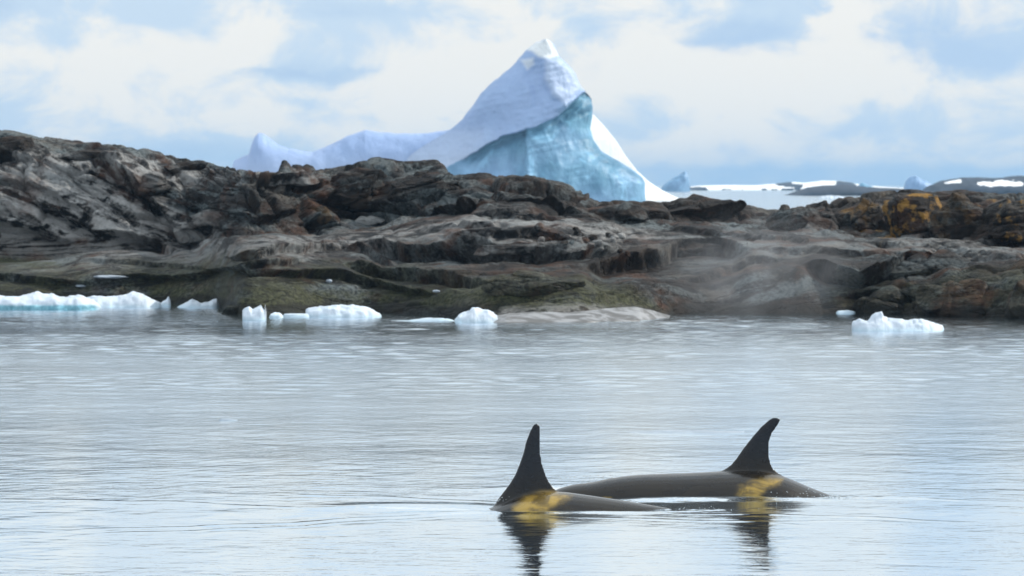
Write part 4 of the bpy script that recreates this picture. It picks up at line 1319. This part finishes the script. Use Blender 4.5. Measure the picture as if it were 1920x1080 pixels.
    me2.polygons.foreach_set('use_smooth', np.ones(len(me2.polygons), bool))
    me2.materials.clear()
    me2.materials.append(M_WHALE)
    me2.update()
    me2.name = 'killer_whale'
    o = bpy.data.objects.new('killer_whale', me2)
    COL.objects.link(o)
    o.location = c
    tag(o, label, 'whale', 'killer whales swimming at the surface')


make_whale('nearer killer whale, tall straight black fin, bright yellow saddle, low in the water', WH_NEAR, -2.30, 5.4,
           [(500, 1030), (700, 985), (820, 962), (880, 966), (915, 956), (935, 947), (960, 935), (1000, 924), (1045, 921), (1075, 925), (1110, 930), (1150, 936), (1200, 944), (1240, 951),
            (1275, 957), (1340, 973), (1450, 1000), (1600, 1040)],
           [(794.5, 1003.5, 1008.5), (796.5, 1000.5, 1011.5), (800, 998, 1013), (806, 995, 1013.5), (815, 991, 1013.5), (830, 985.5, 1013.5), (850, 981, 1014), (870, 974, 1017.5), (890, 966, 1024),
            (905, 957, 1031), (916, 949, 1040), (925, 942, 1050), (934, 935, 1064), (944, 929, 1085), (956, 922, 1105)],
           0.52, [(962, 948), (985, 930), (1010, 922), (1040, 921), (1075, 928), (1062, 937), (1030, 948), (1020, 962), (965, 962)], None,
           lambda x, y: np.clip(0.2 + 0.8 * sstep(x, 980, 1080), 0, 1))
make_whale('farther killer whale showing its long back, curved grey fin and ochre saddle', WH_FAR, 0.12, 5.2,
           [(900, 975), (980, 942), (1040, 922), (1056, 912), (1064, 907), (1078, 907), (1086, 910), (1100, 908), (1120, 902), (1150, 896), (1190, 891), (1230, 889), (1300, 887), (1350, 884),
            (1400, 882), (1450, 886), (1475, 895), (1500, 906), (1530, 919), (1560, 930), (1590, 941), (1700, 980), (1900, 1040)],
           [(783.5, 1450, 1460), (785, 1446, 1463), (788, 1441.5, 1464.5), (793, 1435.5, 1462.5), (802, 1426, 1456.5), (814, 1415.5, 1448.5), (827, 1405, 1444), (843, 1392.5, 1442.5),
            (860, 1381, 1444), (872, 1371, 1447.5), (880, 1360, 1452), (887, 1346, 1460), (894, 1322, 1472), (905, 1300, 1490)],
           0.50, [(1377, 928), (1385, 908), (1410, 897), (1440, 892), (1470, 896), (1462, 906), (1435, 912), (1420, 930), (1400, 938)],
           [(1118, 934), (1130, 928), (1145, 928), (1152, 935)],
           lambda x, y: np.clip(0.45 + 0.55 * sstep(x, 1380, 1480), 0, 1))


# ------------------------------------------------------------------ splashes, mist, haze
def make_spray():
    rng = np.random.RandomState(3)
    V, F = ICO[2]
    Vs, Fs, n = [], [], 0
    spots = [(1558, 934, 18, 5, 41.4, 60, 0.010), (1520, 922, 30, 7, 41.3, 40, 0.007), (948, 903, 4, 9, 40.1, 14, 0.009), (925, 938, 16, 3, 39.9, 40, 0.007),
             (1290, 955, 40, 3, 39.8, 26, 0.006), (1100, 895, 40, 3, 42.4, 60, 0.008), (1050, 893, 14, 3, 42.2, 24, 0.008), (1600, 934, 60, 3, 41.4, 40, 0.006)]
    for px, py, sx, sy, Y, cnt, r in spots:
        for _ in range(cnt):
            yy = Y + rng.normal() * 0.12
            p = at(px + rng.normal() * sx, py + rng.normal() * sy, yy)
            p[2] = max(p[2], 0.005)
            Vs.append(V * r * 0.6 * rng.uniform(0.4, 1.1) * np.array([1.3, 1, 0.8]) + p)
            Fs.append(F + n)
            n += len(V)
    o = new_mesh('water_spray', np.concatenate(Vs), np.concatenate(Fs), M_SPRAY)
    tag(o, 'fine droplets and foam bubbles thrown up around the whales', kind='stuff')


M_SPRAY = mat_plain('spray_water', (0.55, 0.60, 0.63), 0.1)
make_spray()


def box(name, lo, hi, mat):
    lo, hi = np.array(lo, float), np.array(hi, float)
    c = (lo + hi) / 2
    V = np.array([[x, y, z] for x in (lo[0], hi[0]) for y in (lo[1], hi[1]) for z in (lo[2], hi[2])]) - c
    F = np.array([[0, 1, 3, 2], [4, 6, 7, 5], [0, 4, 5, 1], [2, 3, 7, 6], [0, 2, 6, 4], [1, 5, 7, 3]])
    o = new_mesh(name, V, F, mat, False)
    o.location = c
    return o


def make_haze():
    m, t = new_mat('haze_air')
    v = t.node('ShaderNodeVolumePrincipled', {'Color': (0.42, 0.69, 1.0, 1), 'Density': 0.00013, 'Anisotropy': 0.1})
    t.node('ShaderNodeOutputMaterial', {'Volume': v.outputs[0]})
    o = box('haze', (-6200, -120, -2.5), (6200, 13000, 45), m)
    tag(o, 'thin pale air haze over the sea', kind='stuff')


def make_mist():
    m, t = new_mat('blow_mist')
    tc = t.node('ShaderNodeTexCoord').outputs['Object']
    n = t.noise(t.vscale(tc, (0.9, 0.9, 0.7)), 1.0, 5.0, 0.6, 0.8)
    ln = t.node('ShaderNodeVectorMath', {0: t.vscale(tc, (1 / 2.8, 1 / 1.6, 1 / 1.7))}, operation='LENGTH').outputs['Value']
    fall = t.ramp(ln, 0.25, 1.0, 1.0, 0.0)
    d = t.m('MULTIPLY', t.m('MULTIPLY', t.ramp(n, 0.30, 0.75), fall), 0.20)
    v = t.node('ShaderNodeVolumePrincipled', {'Color': (0.92, 0.95, 1.0, 1), 'Density': d, 'Anisotropy': 0.2})
    t.node('ShaderNodeOutputMaterial', {'Volume': v.outputs[0]})
    V, F = ICO[3]
    c = at(1415, 505, 95.0)
    o = new_mesh('mist', V * np.array([2.85, 1.65, 1.75]), F, m)
    o.location = c
    tag(o, 'faint drifting whale breath mist in front of the rocks', kind='stuff')


make_haze()
make_mist()
